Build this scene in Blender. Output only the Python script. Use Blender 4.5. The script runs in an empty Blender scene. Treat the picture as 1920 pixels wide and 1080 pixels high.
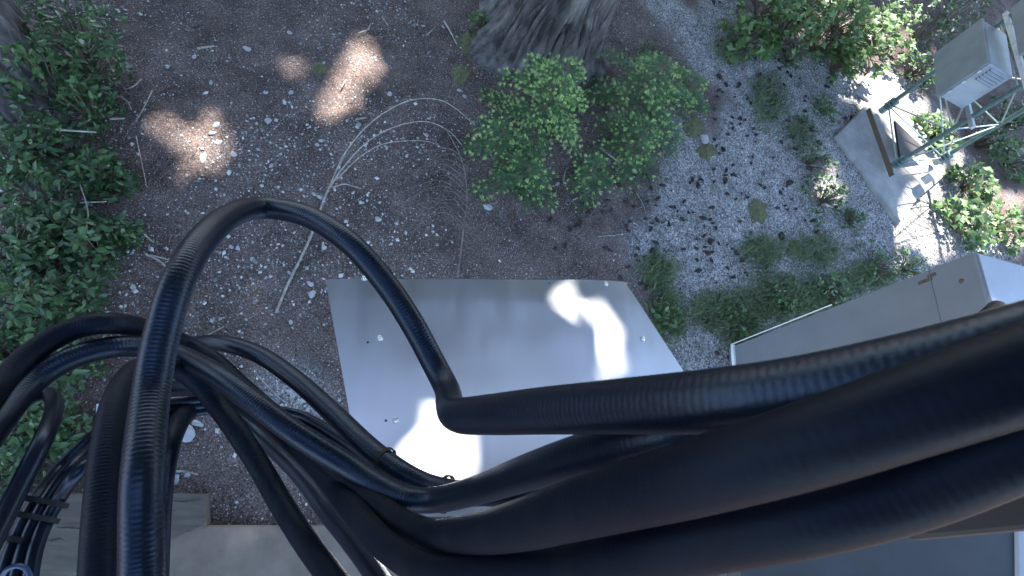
import bpy, math, numpy as np
from mathutils import Matrix, Vector
R_ = math.radians
rng = np.random.default_rng(11)
SC = bpy.context.scene
COL = SC.collection

# ------------------------------------------------------------------ camera
F = 1000.0; NX, NY, H = 630.0, 940.0, 4.5          # focal length and plumb point in 1920-wide pixels, height in m
U = np.array([960 - NX, NY - 540, F]); U /= np.linalg.norm(U)
AX = np.array([1., 0, 0]); AX -= U * AX.dot(U); AX /= np.linalg.norm(AX)
AY = np.cross(U, AX)
RM = np.array([AX, AY, U]); CC = np.array([0, 0, H])
cam = bpy.data.cameras.new('camera'); camo = bpy.data.objects.new('camera', cam); COL.objects.link(camo)
cam.sensor_width = 36; cam.lens = 36 * F / 1920; cam.clip_start = 0.02; cam.clip_end = 2000
cam.dof.use_dof = True; cam.dof.focus_distance = 4.2; cam.dof.aperture_fstop = 15
M = Matrix(RM.tolist()).to_4x4(); M.translation = CC.tolist(); camo.matrix_world = M
SC.camera = camo

# ------------------------------------------------------------------ sky, sun, exposure
SUN = np.array([.12, .56, .82]); SUN /= np.linalg.norm(SUN)
w = bpy.data.worlds.new('World'); SC.world = w; w.use_nodes = True
nt = w.node_tree; bg = nt.nodes['Background']; sk = nt.nodes.new('ShaderNodeTexSky')
sk.sky_type = 'NISHITA'; sk.sun_disc = False
sk.sun_elevation = math.asin(SUN[2]); sk.sun_rotation = math.atan2(SUN[0], SUN[1])
sk.altitude = 900; sk.dust_density = 1.3; sk.ozone_density = 1.0
nt.links.new(sk.outputs[0], bg.inputs[0]); bg.inputs[1].default_value = 0.15
sl = bpy.data.lights.new('sun', 'SUN'); sl.energy = 4.0; sl.angle = R_(.9); sl.color = (1, .97, .93)
so = bpy.data.objects.new('sun', sl); COL.objects.link(so)
so.rotation_euler = Vector(SUN.tolist()).to_track_quat('Z', 'Y').to_euler(); so.location = (0, 0, 30)
SC.view_settings.view_transform = 'Standard'; SC.view_settings.look = 'None'
SC.view_settings.exposure = 2.72; SC.view_settings.gamma = 1.0
try: SC.cycles.max_bounces = 6; SC.cycles.use_denoising = True; SC.cycles.sample_clamp_indirect = 6
except Exception: pass

# ------------------------------------------------------------------ helpers
def ray(px, py): return RM @ np.array([px - 960, 540 - py, -F]) / F
def P(px, py, z=0.):                       # point of height z seen at a pixel
    d = ray(px, py); return CC + d * ((z - H) / d[2])
def PD(px, py, dep): return CC + ray(px, py) * dep
def proj(p):
    c = (np.atleast_2d(p) - CC) @ RM
    d = np.where(-c[:, 2] < .05, .05, -c[:, 2])
    return 960 + F * c[:, 0] / d, 540 - F * c[:, 1] / d
def inpoly(x, y, poly):
    x = np.asarray(x); y = np.asarray(y); r = np.zeros(x.shape, bool); n = len(poly)
    for i in range(n):
        x0, y0 = poly[i]; x1, y1 = poly[(i + 1) % n]
        if y0 == y1: continue
        c = ((y0 > y) != (y1 > y)) & (x < (x1 - x0) * (y - y0) / (y1 - y0) + x0); r ^= c
    return r
LAT = rng.random((256, 256))
def vn(x, y, s=1., o=0):                   # smooth value noise 0..1
    x = np.asarray(x) / s + 37.3 + o; y = np.asarray(y) / s + 91.7 + o * 1.7
    i = np.floor(x).astype(int); j = np.floor(y).astype(int); a = x - i; b = y - j
    a = a * a * (3 - 2 * a); b = b * b * (3 - 2 * b)
    g = lambda p, q: LAT[p % 256, q % 256]
    return (g(i, j) * (1 - a) + g(i + 1, j) * a) * (1 - b) + (g(i, j + 1) * (1 - a) + g(i + 1, j + 1) * a) * b
def gh(x, y):
    return .07 * (vn(x, y, 1.3) - .5) + .03 * (vn(x, y, .35, 5) - .5) + .014 * (vn(x, y, .12, 9) - .5)
def nrm(v): v = np.asarray(v, float); return v / max(np.linalg.norm(v), 1e-9)

def mesh_np(name, verts, faces, rnd=None, smooth=False):
    """faces: array (n,k) or list of such arrays"""
    verts = np.ascontiguousarray(verts, dtype=np.float32)
    fl = faces if isinstance(faces, list) else [faces]
    fl = [np.asarray(f, dtype=np.int32) for f in fl if len(f)]
    me = bpy.data.meshes.new(name); nf = sum(len(f) for f in fl)
    me.vertices.add(len(verts)); me.vertices.foreach_set('co', verts.ravel())
    li = np.concatenate([f.ravel() for f in fl]); me.loops.add(len(li)); me.loops.foreach_set('vertex_index', li)
    tot = np.concatenate([np.full(len(f), f.shape[1], np.int32) for f in fl])
    me.polygons.add(nf); st = np.concatenate([[0], np.cumsum(tot)[:-1]]).astype(np.int32)
    me.polygons.foreach_set('loop_start', st)
    if smooth: me.polygons.foreach_set('use_smooth', np.ones(nf, bool))
    me.update(calc_edges=True)
    if rnd is not None:
        a = me.attributes.new('rnd', 'FLOAT', 'FACE'); a.data.foreach_set('value', np.asarray(rnd, np.float32))
    return me
def link(name, me, mat=None, parent=None, label=None, cat=None, group=None, kind=None, loc=None):
    o = bpy.data.objects.new(name, me); COL.objects.link(o)
    if me is not None and mat is not None and not me.materials: me.materials.append(mat)
    if parent is not None: o.parent = parent
    if label: o['label'] = label
    if cat: o['category'] = cat
    if group: o['group'] = group
    if kind: o['kind'] = kind
    if loc is not None: o.location = loc
    return o
def empty(name, label, cat, group=None, loc=(0, 0, 0)):
    o = link(name, None, label=label, cat=cat, group=group); o.empty_display_size = .1; o.location = loc; return o

class MB:
    def __init__(s): s.v = []; s.f = []; s.n = 0
    def add(s, v, f):
        v = np.asarray(v, float); s.v.append(v); s.f += [tuple(int(i) + s.n for i in q) for q in f]; s.n += len(v); return s
    def box(s, c, ax, ay, az):              # centre and three half-axis vectors
        c, ax, ay, az = (np.asarray(q, float) for q in (c, ax, ay, az))
        v = [c + i * ax + j * ay + k * az for k in (-1, 1) for j in (-1, 1) for i in (-1, 1)]
        return s.add(v, [(0, 2, 3, 1), (4, 5, 7, 6), (0, 1, 5, 4), (2, 6, 7, 3), (0, 4, 6, 2), (1, 3, 7, 5)])
    def prism(s, poly, dz):                 # top polygon (world points) and downward extrusion vector
        n = len(poly); t = np.array(poly, float); b = t + np.asarray(dz, float)
        return s.add(np.vstack([t, b]), [tuple(range(n)), tuple(range(2 * n - 1, n - 1, -1))] + [(i, i + n, (i + 1) % n + n, (i + 1) % n) for i in range(n)])
    def tube(s, pts, rad, seg=8):
        v, f = tube_np(np.array(pts, float), rad, seg); n = len(v) // seg
        return s.add(v, [tuple(q) for q in f] + [tuple(range(seg - 1, -1, -1)), tuple((n - 1) * seg + i for i in range(seg))])
    def cyl(s, a, b, r, seg=8): return s.tube([a, b], r, seg)
    def build(s, name, mat, parent=None, bevel=0, smooth=False, **k):
        me = bpy.data.meshes.new(name); me.from_pydata(np.vstack(s.v).tolist(), [], s.f); me.update()
        import bmesh
        bm = bmesh.new(); bm.from_mesh(me); bmesh.ops.recalc_face_normals(bm, faces=bm.faces); bm.to_mesh(me); bm.free()
        if smooth:
            for p in me.polygons: p.use_smooth = True
        o = link(name, me, mat, parent, **k)
        if bevel:
            m = o.modifiers.new('bevel', 'BEVEL'); m.width = bevel; m.segments = 2; m.limit_method = 'ANGLE'; m.angle_limit = R_(40)
        return o
def frames(pts):
    t = np.gradient(pts, axis=0); t /= np.maximum(np.linalg.norm(t, axis=1, keepdims=True), 1e-9)
    a = np.cross(t[0], [0, 0, 1.]);
    if np.linalg.norm(a) < .1: a = np.cross(t[0], [0, 1., 0])
    a = nrm(a); A = [a]
    for i in range(1, len(pts)):
        a = a - t[i] * a.dot(t[i]); a = nrm(a); A.append(a)
    A = np.array(A); B = np.cross(t, A); return t, A, B
def tube_np(pts, rad, seg):
    rad = np.broadcast_to(np.asarray(rad, float), (len(pts),))
    t, A, B = frames(pts); th = np.arange(seg) * 2 * math.pi / seg
    v = pts[:, None] + rad[:, None, None] * (np.cos(th)[None, :, None] * A[:, None] + np.sin(th)[None, :, None] * B[:, None])
    n = len(pts); i = np.arange(n - 1)[:, None] * seg; j = np.arange(seg)[None]
    j2 = (j + 1) % seg
    f = np.stack([i + j, i + j2, i + seg + j2, i + seg + j], -1).reshape(-1, 4)
    return v.reshape(-1, 3), f
def spline(c, n=24):                        # Catmull-Rom through the rows of c
    c = np.array(c, float); p = np.vstack([2 * c[0] - c[1], c, 2 * c[-1] - c[-2]]); out = []
    for i in range(1, len(p) - 2):
        u = np.linspace(0, 1, n, endpoint=False)[:, None]; a, b, d, e = p[i - 1], p[i], p[i + 1], p[i + 2]
        out.append(.5 * (2 * b + (d - a) * u + (2 * a - 5 * b + 4 * d - e) * u ** 2 + (3 * b - a - 3 * d + e) * u ** 3))
    out.append(c[-1:]); return np.vstack(out)
def resample(p, step):
    d = np.concatenate([[0], np.cumsum(np.linalg.norm(np.diff(p[:, :3], axis=0), axis=1))])
    s = np.arange(0, d[-1], step); return np.stack([np.interp(s, d, p[:, k]) for k in range(p.shape[1])], 1), s
def scatter_mesh(name, tv, tf, pos, rot, scl, rnd=None, smooth=False):
    """many copies of a template (verts tv, faces tf) as one mesh. rot (n,3,3), scl (n,3)"""
    n = len(pos); m = len(tv)
    v = np.einsum('nij,nmj->nmi', rot, tv[None] * scl[:, None]) + pos[:, None]
    f = (tf[None] + (np.arange(n) * m)[:, None, None]).reshape(-1, tf.shape[1])
    r = None if rnd is None else np.repeat(rnd, len(tf))
    return mesh_np(name, v.reshape(-1, 3), f, r, smooth)
def rotz(a):
    c, s = np.cos(a), np.sin(a); z = np.zeros_like(a); o = np.ones_like(a)
    return np.stack([np.stack([c, -s, z], -1), np.stack([s, c, z], -1), np.stack([z, z, o], -1)], -2)
def rotrand(n, tilt=math.pi):
    a = rotz(rng.random(n) * 2 * math.pi); b = (rng.random(n) - .5) * 2 * tilt; c, s = np.cos(b), np.sin(b); z = np.zeros(n); o = np.ones(n)
    rx = np.stack([np.stack([o, z, z], -1), np.stack([z, c, -s], -1), np.stack([z, s, c], -1)], -2)
    return a @ rx @ rotz(rng.random(n) * 2 * math.pi)
def basis(x, z):                            # rotation matrices whose x column follows x and z leans to z
    x = x / np.linalg.norm(x, axis=-1, keepdims=True); y = np.cross(z, x); y /= np.maximum(np.linalg.norm(y, axis=-1, keepdims=True), 1e-6)
    return np.stack([x, y, np.cross(x, y)], -1)

# ------------------------------------------------------------------ materials
def mat(name, c1, c2=None, rough=.8, metal=0., scale=8., detail=6., bump=0., bscale=60., rnd=None, transl=0., spec=.5, stretch=None, lo=.35, hi=.65):
    m = bpy.data.materials.new(name); m.use_nodes = True; t = m.node_tree; N = t.nodes; L = t.links
    b = N['Principled BSDF']; b.inputs['Roughness'].default_value = rough; b.inputs['Metallic'].default_value = metal
    b.inputs['Specular IOR Level'].default_value = spec
    tc = N.new('ShaderNodeTexCoord'); co = tc.outputs['Object']
    if stretch:
        mp = N.new('ShaderNodeMapping'); mp.inputs['Scale'].default_value = stretch; L.new(co, mp.inputs[0]); co = mp.outputs[0]
    nz = N.new('ShaderNodeTexNoise'); nz.inputs['Scale'].default_value = scale; nz.inputs['Detail'].default_value = detail; nz.inputs['Roughness'].default_value = .65
    L.new(co, nz.inputs['Vector'])
    rp = N.new('ShaderNodeValToRGB'); rp.color_ramp.elements[0].position = lo; rp.color_ramp.elements[1].position = hi
    rp.color_ramp.elements[0].color = (*c1, 1); rp.color_ramp.elements[1].color = (*(c2 or c1), 1); L.new(nz.outputs[0], rp.inputs[0])
    out = rp.outputs[0]
    if rnd:                                # per-face variation: list of colours over the attribute 'rnd'
        at = N.new('ShaderNodeAttribute'); at.attribute_name = 'rnd'; r2 = N.new('ShaderNodeValToRGB'); e = r2.color_ramp.elements
        while len(e) < len(rnd): e.new(.5)
        for i, c in enumerate(rnd): e[i].position = i / (len(rnd) - 1); e[i].color = (*c, 1)
        L.new(at.outputs['Fac'], r2.inputs[0]); mx = N.new('ShaderNodeMix'); mx.data_type = 'RGBA'; mx.blend_type = 'MULTIPLY'; mx.inputs[0].default_value = 1
        L.new(r2.outputs[0], mx.inputs[6]); L.new(out, mx.inputs[7]); out = mx.outputs[2]
    L.new(out, b.inputs['Base Color'])
    if bump:
        n2 = N.new('ShaderNodeTexNoise'); n2.inputs['Scale'].default_value = bscale; n2.inputs['Detail'].default_value = 5; L.new(co, n2.inputs['Vector'])
        bp = N.new('ShaderNodeBump'); bp.inputs['Strength'].default_value = bump; bp.inputs['Distance'].default_value = .01; L.new(n2.outputs[0], bp.inputs['Height']); L.new(bp.outputs[0], b.inputs['Normal'])
    if transl:
        tr = N.new('ShaderNodeBsdfTranslucent'); L.new(out, tr.inputs[0]); ms = N.new('ShaderNodeMixShader'); ms.inputs[0].default_value = transl
        L.new(b.outputs[0], ms.inputs[1]); L.new(tr.outputs[0], ms.inputs[2]); L.new(ms.outputs[0], N['Material Output'].inputs[0])
    return m
W = (1, 1, 1); W8 = (.75, .75, .75)
mt_cable = mat('cable_black', (.003, .005, .011), (.005, .008, .015), rough=.36, scale=5, bump=.05, bscale=160, spec=.38)
mt_cable_d = mat('cable_dusty', (.003, .0045, .009), (.010, .012, .0155), rough=.5, scale=7, bump=.06, bscale=130, lo=.45, hi=.8, spec=.14)
for m_ in (mt_cable, mt_cable_d): m_.node_tree.nodes['Principled BSDF'].inputs['Specular Tint'].default_value = (.5, .68, 1, 1)  # highlights tinted blue: the sky's colour is put into the jacket
mt_plastic = mat('black_plastic', (.010, .010, .011), (.018, .018, .02), rough=.6, spec=.2)
mt_blue = mat('blue_plastic', (.008, .03, .09), (.012, .045, .12), rough=.4)
mt_alu = mat('aluminium', (.74, .75, .77), (.80, .815, .84), rough=.36, metal=1, scale=3, bump=.02, bscale=300, stretch=(1, .05, 1))
def weather(m, lo, hi):
    t = m.node_tree; N = t.nodes; L = t.links; b = N['Principled BSDF']; tc = N.new('ShaderNodeTexCoord')
    mp = N.new('ShaderNodeMapping'); mp.inputs['Scale'].default_value = (5, 1.2, 2); L.new(tc.outputs['Object'], mp.inputs[0])
    n1 = N.new('ShaderNodeTexNoise'); n1.inputs['Scale'].default_value = 2.2; n1.inputs['Detail'].default_value = 7; n1.inputs['Roughness'].default_value = .7; n1.inputs['Distortion'].default_value = .6; L.new(mp.outputs[0], n1.inputs['Vector'])
    mr = N.new('ShaderNodeMapRange'); mr.inputs[1].default_value = .3; mr.inputs[2].default_value = .7; mr.inputs[3].default_value = lo; mr.inputs[4].default_value = hi; L.new(n1.outputs[0], mr.inputs[0]); L.new(mr.outputs[0], b.inputs['Roughness'])
weather(mt_alu, .33, .42)
mt_screw = mat('screw_steel', (.45, .45, .46), (.6, .6, .6), rough=.3, metal=1)
mt_hole = mat('dark_hole', (.02, .02, .02), rough=.8)
mt_galv = mat('galvanised', (.30, .32, .33), (.46, .48, .50), rough=.5, metal=.55, scale=12, bump=.1)
mt_tower = mat('tower_paint', (.05, .095, .088), (.09, .14, .13), rough=.5, scale=14, bump=.1, metal=.2)
mt_brace = mat('brace_steel', (.16, .21, .20), (.30, .34, .34), rough=.5, scale=14, metal=.4)
mt_box = mat('box_grey', (.22, .245, .275), (.29, .32, .35), rough=.45, scale=4, spec=.5)
mt_boxdoor = mat('box_door', (.11, .13, .14), (.15, .17, .18), rough=.5, scale=5)
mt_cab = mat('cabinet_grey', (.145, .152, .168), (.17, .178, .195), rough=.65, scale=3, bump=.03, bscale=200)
mt_cabtop = mat('cabinet_top', (.34, .35, .38), (.42, .43, .46), rough=.5, scale=3)  # paler than the sides, to carry sky light on the cabinet's top
mt_cab2 = mat('panel_grey', (.085, .087, .092), (.11, .112, .118), rough=.7, scale=2.5, spec=.1)
mt_white = mat('white_trim', (.62, .62, .62), (.8, .8, .8), rough=.5)
mt_rust = mat('rust', (.06, .045, .03), (.12, .085, .05), rough=.9, scale=40)
mt_conc = mat('concrete', (.24, .23, .215), (.36, .345, .32), rough=.9, scale=5, detail=9, bump=.3, bscale=70)
mt_slab = mat('tan_concrete', (.13, .098, .072), (.20, .155, .115), rough=.85, scale=3.5, detail=9, bump=.12, bscale=90)
mt_timber = mat('grey_timber', (.055, .044, .033), (.10, .082, .062), rough=.9, scale=4, detail=10, bump=.3, bscale=30, stretch=(1, 6, 6))
mt_arm = mat('dark_arm', (.012, .009, .008), (.02, .014, .012), rough=.6)
mt_bark = mat('bark', (.026, .022, .021), (.165, .15, .145), rough=.95, scale=9, detail=10, bump=1., bscale=22, stretch=(1, 1, .25), lo=.38, hi=.70)
mt_bark2 = mat('bark_dark', (.05, .042, .04), (.16, .145, .14), rough=.95, scale=14, detail=9, bump=.6, bscale=40, stretch=(1, 1, .3))
mt_stem = mat('stem', (.06, .045, .03), (.12, .09, .06), rough=.9)
mt_twig = mat('dead_wood', (.20, .17, .14), (.40, .36, .31), rough=.9, scale=20)
mt_twigd = mat('dead_wood_brown', (.09, .07, .055), (.2, .165, .13), rough=.9, scale=20)
mt_rock = mat('rock', (.26, .255, .25), (.46, .45, .43), rough=.85, scale=18, detail=8, bump=.3, bscale=80)
mt_peb = mat('pebbles', W8, W, rough=.85, scale=60, rnd=[(.16, .15, .14), (.34, .33, .32), (.5, .49, .47), (.68, .66, .62)])
mt_grav = mat('gravel_stones', W8, W, rough=.85, scale=60, rnd=[(.08, .07, .062), (.25, .235, .215), (.44, .42, .39), (.75, .72, .68)])
mt_litter = mat('litter', W8, W, rough=.9, scale=60, rnd=[(.022, .015, .012), (.10, .06, .04), (.2, .14, .10), (.46, .40, .33)])
mt_cone = mat('cone_scales', (.018, .013, .011), (.05, .034, .026), rough=.9, scale=60)
mt_moss = mat('moss', (.065, .066, .028), (.15, .145, .065), rough=.95, scale=30, bump=.8, bscale=120)
mt_leaf = mat('shrub_leaves', W8, W, rough=.42, scale=20, rnd=[(.025, .055, .022), (.05, .105, .036), (.085, .165, .052), (.18, .27, .09)], transl=.18)
mt_leaf2 = mat('weed_leaves', W8, W, rough=.5, scale=20, rnd=[(.05, .10, .03), (.075, .15, .045), (.10, .19, .06), (.16, .26, .09)], transl=.25)
mt_leaf3 = mat('maple_leaves', W8, W, rough=.5, scale=20, rnd=[(.06, .115, .035), (.095, .175, .05), (.13, .22, .065), (.19, .30, .10)], transl=.25)
mt_needle = mat('needles', W8, W, rough=.6, scale=20, rnd=[(.035, .085, .040), (.06, .13, .055), (.09, .18, .07), (.13, .23, .09)], transl=.15)
mt_tip = mat('new_growth', W8, W, rough=.6, scale=20, rnd=[(.20, .36, .10), (.30, .48, .14), (.40, .58, .18), (.50, .66, .25)], transl=.25)
mt_grass = mat('grass_blades', W8, W, rough=.6, scale=20, rnd=[(.06, .10, .035), (.10, .16, .055), (.15, .22, .08), (.28, .28, .15)], transl=.2)
mt_canopy = mat('canopy_needles', W8, W, rough=.6, scale=3, rnd=[(.02, .045, .02), (.04, .08, .03), (.055, .10, .04)], transl=.2)

# ------------------------------------------------------------------ ground
GRAVEL = [(1215, -160), (1270, 60), (1300, 140), (1330, 190), (1290, 260), (1235, 320), (1185, 400), (1185, 480), (1225, 560), (1290, 680), (1370, 800), (1500, 1200), (2300, 1200), (2300, 640), (1900, 560), (1900, 480), (1850, 400), (1800, 300), (1730, 180), (1640, 120), (1500, 90), (1400, 110), (1340, 40), (1330, -160)]
PATCH = [(470, 690), (550, 672), (600, 720), (612, 770), (560, 790), (490, 740)]
def gravel_mask(x, y):
    u, v = proj(np.stack([x, y, np.zeros_like(x)], -1))
    k = 60 * (vn(x, y, .12, 3) - .5) + 120 * (vn(x, y, .6, 13) - .5); k2 = 60 * (vn(x, y, .12, 21) - .5) + 90 * (vn(x, y, .6, 33) - .5)
    front = (RM.T @ (np.stack([x, y, np.zeros_like(x)], 0).reshape(3, -1) - CC[:, None]))[2] < -.2
    return (inpoly(u + k, v + k2, GRAVEL) | inpoly(u + k * .5, v + k2 * .5, PATCH)) & front
def axis(a, b, st):
    fine = np.arange(a, b + st, st); g = st * 1.35 ** np.arange(1, 26); g = np.cumsum(g)
    return np.concatenate([a - g[::-1], fine, b + g])
gx = axis(-4.6, 13.2, .05); gy = axis(-2.2, 10.6, .05)
XX, YY = np.meshgrid(gx, gy, indexing='ij'); xf, yf = XX.ravel(), YY.ravel()
near = (xf > -6) & (xf < 15) & (yf > -4) & (yf < 12)
zf = np.where(near, gh(xf, yf), -.02)
nx_, ny_ = len(gx), len(gy); ii = (np.arange(nx_ - 1)[:, None] * ny_ + np.arange(ny_ - 1)[None]).ravel()
me = mesh_np('ground', np.stack([xf, yf, zf], -1), np.stack([ii, ii + ny_, ii + ny_ + 1, ii + 1], -1), smooth=True)
gm = (gravel_mask(xf, yf) & near).astype(float)
g2 = gm.reshape(nx_, ny_)
for _ in range(5): g2 = (g2 + np.roll(g2, 1, 0) + np.roll(g2, -1, 0) + np.roll(g2, 1, 1) + np.roll(g2, -1, 1)) / 5
a = me.attributes.new('gravel', 'FLOAT', 'POINT'); a.data.foreach_set('value', g2.ravel().astype(np.float32))
m = bpy.data.materials.new('forest_soil'); m.use_nodes = True; t = m.node_tree; N = t.nodes; L = t.links; b = N['Principled BSDF']; b.inputs['Roughness'].default_value = .95
b.inputs['Specular IOR Level'].default_value = .2
tc = N.new('ShaderNodeTexCoord')
def noise(sc, det=6, ro=.65):
    n = N.new('ShaderNodeTexNoise'); n.inputs['Scale'].default_value = sc; n.inputs['Detail'].default_value = det; n.inputs['Roughness'].default_value = ro; L.new(tc.outputs['Object'], n.inputs['Vector']); return n.outputs[0]
def ramp(inp, *st):
    r = N.new('ShaderNodeValToRGB'); e = r.color_ramp.elements
    while len(e) < len(st): e.new(.5)
    for i, (p, c) in enumerate(st): e[i].position = p; e[i].color = (*c, 1)
    L.new(inp, r.inputs[0]); return r.outputs[0]
def mixc(f, c1, c2, mode='MIX'):
    x = N.new('ShaderNodeMix'); x.data_type = 'RGBA'; x.blend_type = mode
    if isinstance(f, float): x.inputs[0].default_value = f
    else: L.new(f, x.inputs[0])
    L.new(c1, x.inputs[6]); L.new(c2, x.inputs[7]); return x.outputs[2]
soil = ramp(noise(2.2, 8), (.3, (.060, .044, .038)), (.5, (.128, .094, .081)), (.7, (.190, .146, .128)))
fine = ramp(noise(70, 5, .8), (.32, (.18, .17, .17)), (.5, (.85, .85, .85)), (.68, (2.7, 2.6, 2.5)))
soil = mixc(1., soil, fine, 'MULTIPLY')
vo = N.new('ShaderNodeTexVoronoi'); vo.inputs['Scale'].default_value = 75; L.new(tc.outputs['Object'], vo.inputs['Vector'])
grv = ramp(vo.outputs['Color'], (.1, (.08, .075, .07)), (.5, (.29, .275, .255)), (.9, (.60, .575, .54)))
grv = mixc(1., grv, ramp(noise(5, 6), (.3, (.55, .53, .5)), (.65, (1.1, 1.1, 1.12))), 'MULTIPLY')
at = N.new('ShaderNodeAttribute'); at.attribute_name = 'gravel'
L.new(mixc(at.outputs['Fac'], soil, grv), b.inputs['Base Color'])
bp = N.new('ShaderNodeBump'); bp.inputs['Strength'].default_value = .7; bp.inputs['Distance'].default_value = .015; L.new(noise(45, 6, .75), bp.inputs['Height']); L.new(bp.outputs[0], b.inputs['Normal'])
link('ground', me, m, kind='structure', label='brown forest soil with needle litter and a pale gravel yard', cat='ground')

# ------------------------------------------------------------------ overhead forest that shades the yard (its gaps let the sun spots through)
LIT = [  # px, py, rx, ry of ground patches the sun reaches
    (642, 165, 34, 46), (655, 105, 30, 34), (398, 250, 32, 46), (380, 305, 24, 26), (285, 175, 20, 36), (82, 285, 14, 40), (480, 550, 16, 14),
    (1608, 150, 34, 30), (1650, 185, 34, 24), (1720, 245, 50, 60), (1745, 300, 50, 36), (1765, 360, 46, 40), (1810, 410, 80, 60), (1880, 440, 90, 70),
    (1720, 440, 44, 70), (1690, 105, 50, 34), (1640, 70, 40, 22), (1560, 345, 24, 30), (1560, 60, 60, 20), (370, 1035, 90, 24), (540, 1065, 100, 14), (300, 230, 12, 16), (345, 332, 22, 14), (612, 215, 16, 20), (705, 118, 10, 14), (470, 590, 24, 16), (330, 250, 10, 12), (560, 130, 10, 10), (235, 300, 12, 12), (1000, 110, 8, 30), (1350, 1075, 50, 20), (1915, 50, 30, 20)]
SHEET_Q = CC + ray(820, 835) * 1.75
SPOTS = [(SHEET_Q, .18, 0.), (P(800, 815, 2.7), .06, 0.), (P(1115, 575, 2.69), .07, .012), (P(1150, 650, 2.69), .09, .012), (P(1220, 650, 2.69), .03, .012)]   # sun spots on the metal sheet
def keep_shade(c, rad):
    g = c - SUN * (c[:, 2] / SUN[2])[:, None]; u, v = proj(g); k = np.ones(len(c), bool)
    for (px, py, rx, ry) in LIT:
        e = rad * 140
        k &= (((u - px) / (rx + e)) ** 2 + ((v - py) / (ry + e)) ** 2 > 1) | (rng.random(len(c)) < .012)
    shade = (g[:, 0] > -5.5) & (g[:, 0] < 15) & (g[:, 1] > -3.6) & (g[:, 1] < 12.5)
    for (q, r_, pr) in SPOTS:
        d = c - q; d = d - SUN * (d @ SUN)[:, None]; k &= (np.linalg.norm(d, axis=1) > r_ + rad * .42) | (rng.random(len(c)) < pr)
    return k & (shade | (c[:, 1] > 9) | (c[:, 0] < -5.5))
LQ = np.array([[-.5, -.16, 0], [-.1, -.5, .04], [.5, -.12, 0], [.5, .12, 0], [-.1, .5, .04], [-.5, .16, 0]]); LF = np.array([[0, 1, 2, 3], [0, 3, 4, 5]])
def canopy_mesh(name, cen, n, z0, z1, rad, size=.34):
    """needle sprays filling a conical crown"""
    h = rng.random(n) ** 1.15; a = rng.random(n) * 2 * math.pi; k = np.floor(rng.random(n) * 14)
    rr = rad * (1 - h) ** .7 * np.sqrt(rng.random(n)) * (.75 + .5 * vn(a * 2 + cen[0], k, 1))
    c = np.stack([cen[0] + rr * np.cos(a), cen[1] + rr * np.sin(a), z0 + (z1 - z0) * h - .12 * rr + .3 * rng.standard_normal(n)], -1)
    sz = size * (.6 + .8 * rng.random(n)); ok = keep_shade(c, sz * .6) & (c[:, 2] > 6.3); c = c[ok]; sz = sz[ok]
    return scatter_mesh(name, LQ, LF, c, rotrand(len(c), .6), np.stack([sz * 1.4, sz, sz], -1), rng.random(len(c)))
TREE_A = np.array([1.72, 5.02]); TREE_B = np.array([-3.2, 3.25])
def trunk_mesh(name, base, r, h, lean=(0, 0), flare=.5, seg=300, seed=0, ridge=.075):
    zs = np.concatenate([np.linspace(-.15, 2.6, 230), np.linspace(2.8, h, 30)]); th = np.arange(seg) * 2 * math.pi / seg
    Z, T = np.meshgrid(zs, th, indexing='ij')
    lobes = 1 + flare * np.exp(-np.maximum(Z, 0) / .34) * (.55 + .6 * np.abs(np.sin(2.5 * T + seed)) ** 1.5)
    tw = T + .12 * Z + .16 * (vn(T * 2, Z, .6, seed) - .5)
    fur = np.abs(vn(tw * 4.2, Z * .8, .5, seed + 3) - .5) * 2; fur2 = .6 * vn(tw * 15, Z * 3., .5, seed + 7) + .4 * vn(tw * 40, Z * 9, .5, seed + 11)
    ridge = ridge * np.clip((Z + .05) / .5, .25, 1)
    rr = r * (1 - .8 * np.clip(Z, 0, h) / h) * lobes * (1 - ridge * (1 - fur) ** 3 * 1.9 + ridge * .9 * (fur2 - .5))
    v = np.stack([base[0] + lean[0] * Z + rr * np.cos(T), base[1] + lean[1] * Z + rr * np.sin(T), Z], -1).reshape(-1, 3)
    n = len(zs); i = np.arange(n - 1)[:, None] * seg; j = np.arange(seg)[None]; j2 = (j + 1) % seg
    return mesh_np(name, v, np.stack([i + j, i + j2, i + seg + j2, i + seg + j], -1).reshape(-1, 4), smooth=True)
def limbs(name, base, r, z0, z1, rad, n, parent, lean=0.):
    V = []; Fc = []; c0 = 0
    for k in range(n):
        a = k * 2.4; z = z0 + (z1 - z0) * k / n; l = rad * (1 - k / n) ** .7
        d = np.array([math.cos(a), math.sin(a), 0]); p = [np.array([base[0] + lean * z, base[1], z]) + d * l * u + np.array([0, 0, -.12 * l * u * u]) for u in (0.02, .35, .7, 1)]
        v, f = tube_np(np.array(p), np.array([.06, .045, .03, .01]), 6); V.append(v); Fc.append(f + c0); c0 += len(v)
    link(name, mesh_np(name, np.vstack(V), np.vstack(Fc)), mt_bark2, parent, kind='stuff')
tA = empty('conifer_tree', 'large old conifer with furrowed grey bark, at the top edge', 'tree')
link('trunk', trunk_mesh('trunk', TREE_A, .50, 21, (.085, .0), .75, seed=2, ridge=.115), mt_bark, tA)
limbs('limbs', TREE_A, .3, 12.5, 20, 3.6, 18, tA, .085)
link('crown', canopy_mesh('crown', TREE_A + np.array([.6, 0]), 9000, 7, 21, 5.0), mt_canopy, tA)
tB = empty('conifer_tree', 'shaded tree trunk cut by the left edge above the shrubs', 'tree')
link('trunk', trunk_mesh('trunk', TREE_B, .5, 20, (-.01, 0), .3, seed=5), mt_bark2, tB)
limbs('limbs', TREE_B, .3, 7, 18, 4, 26, tB)
link('crown', canopy_mesh('crown', TREE_B, 8000, 7, 20, 4.8), mt_canopy, tB)
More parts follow.
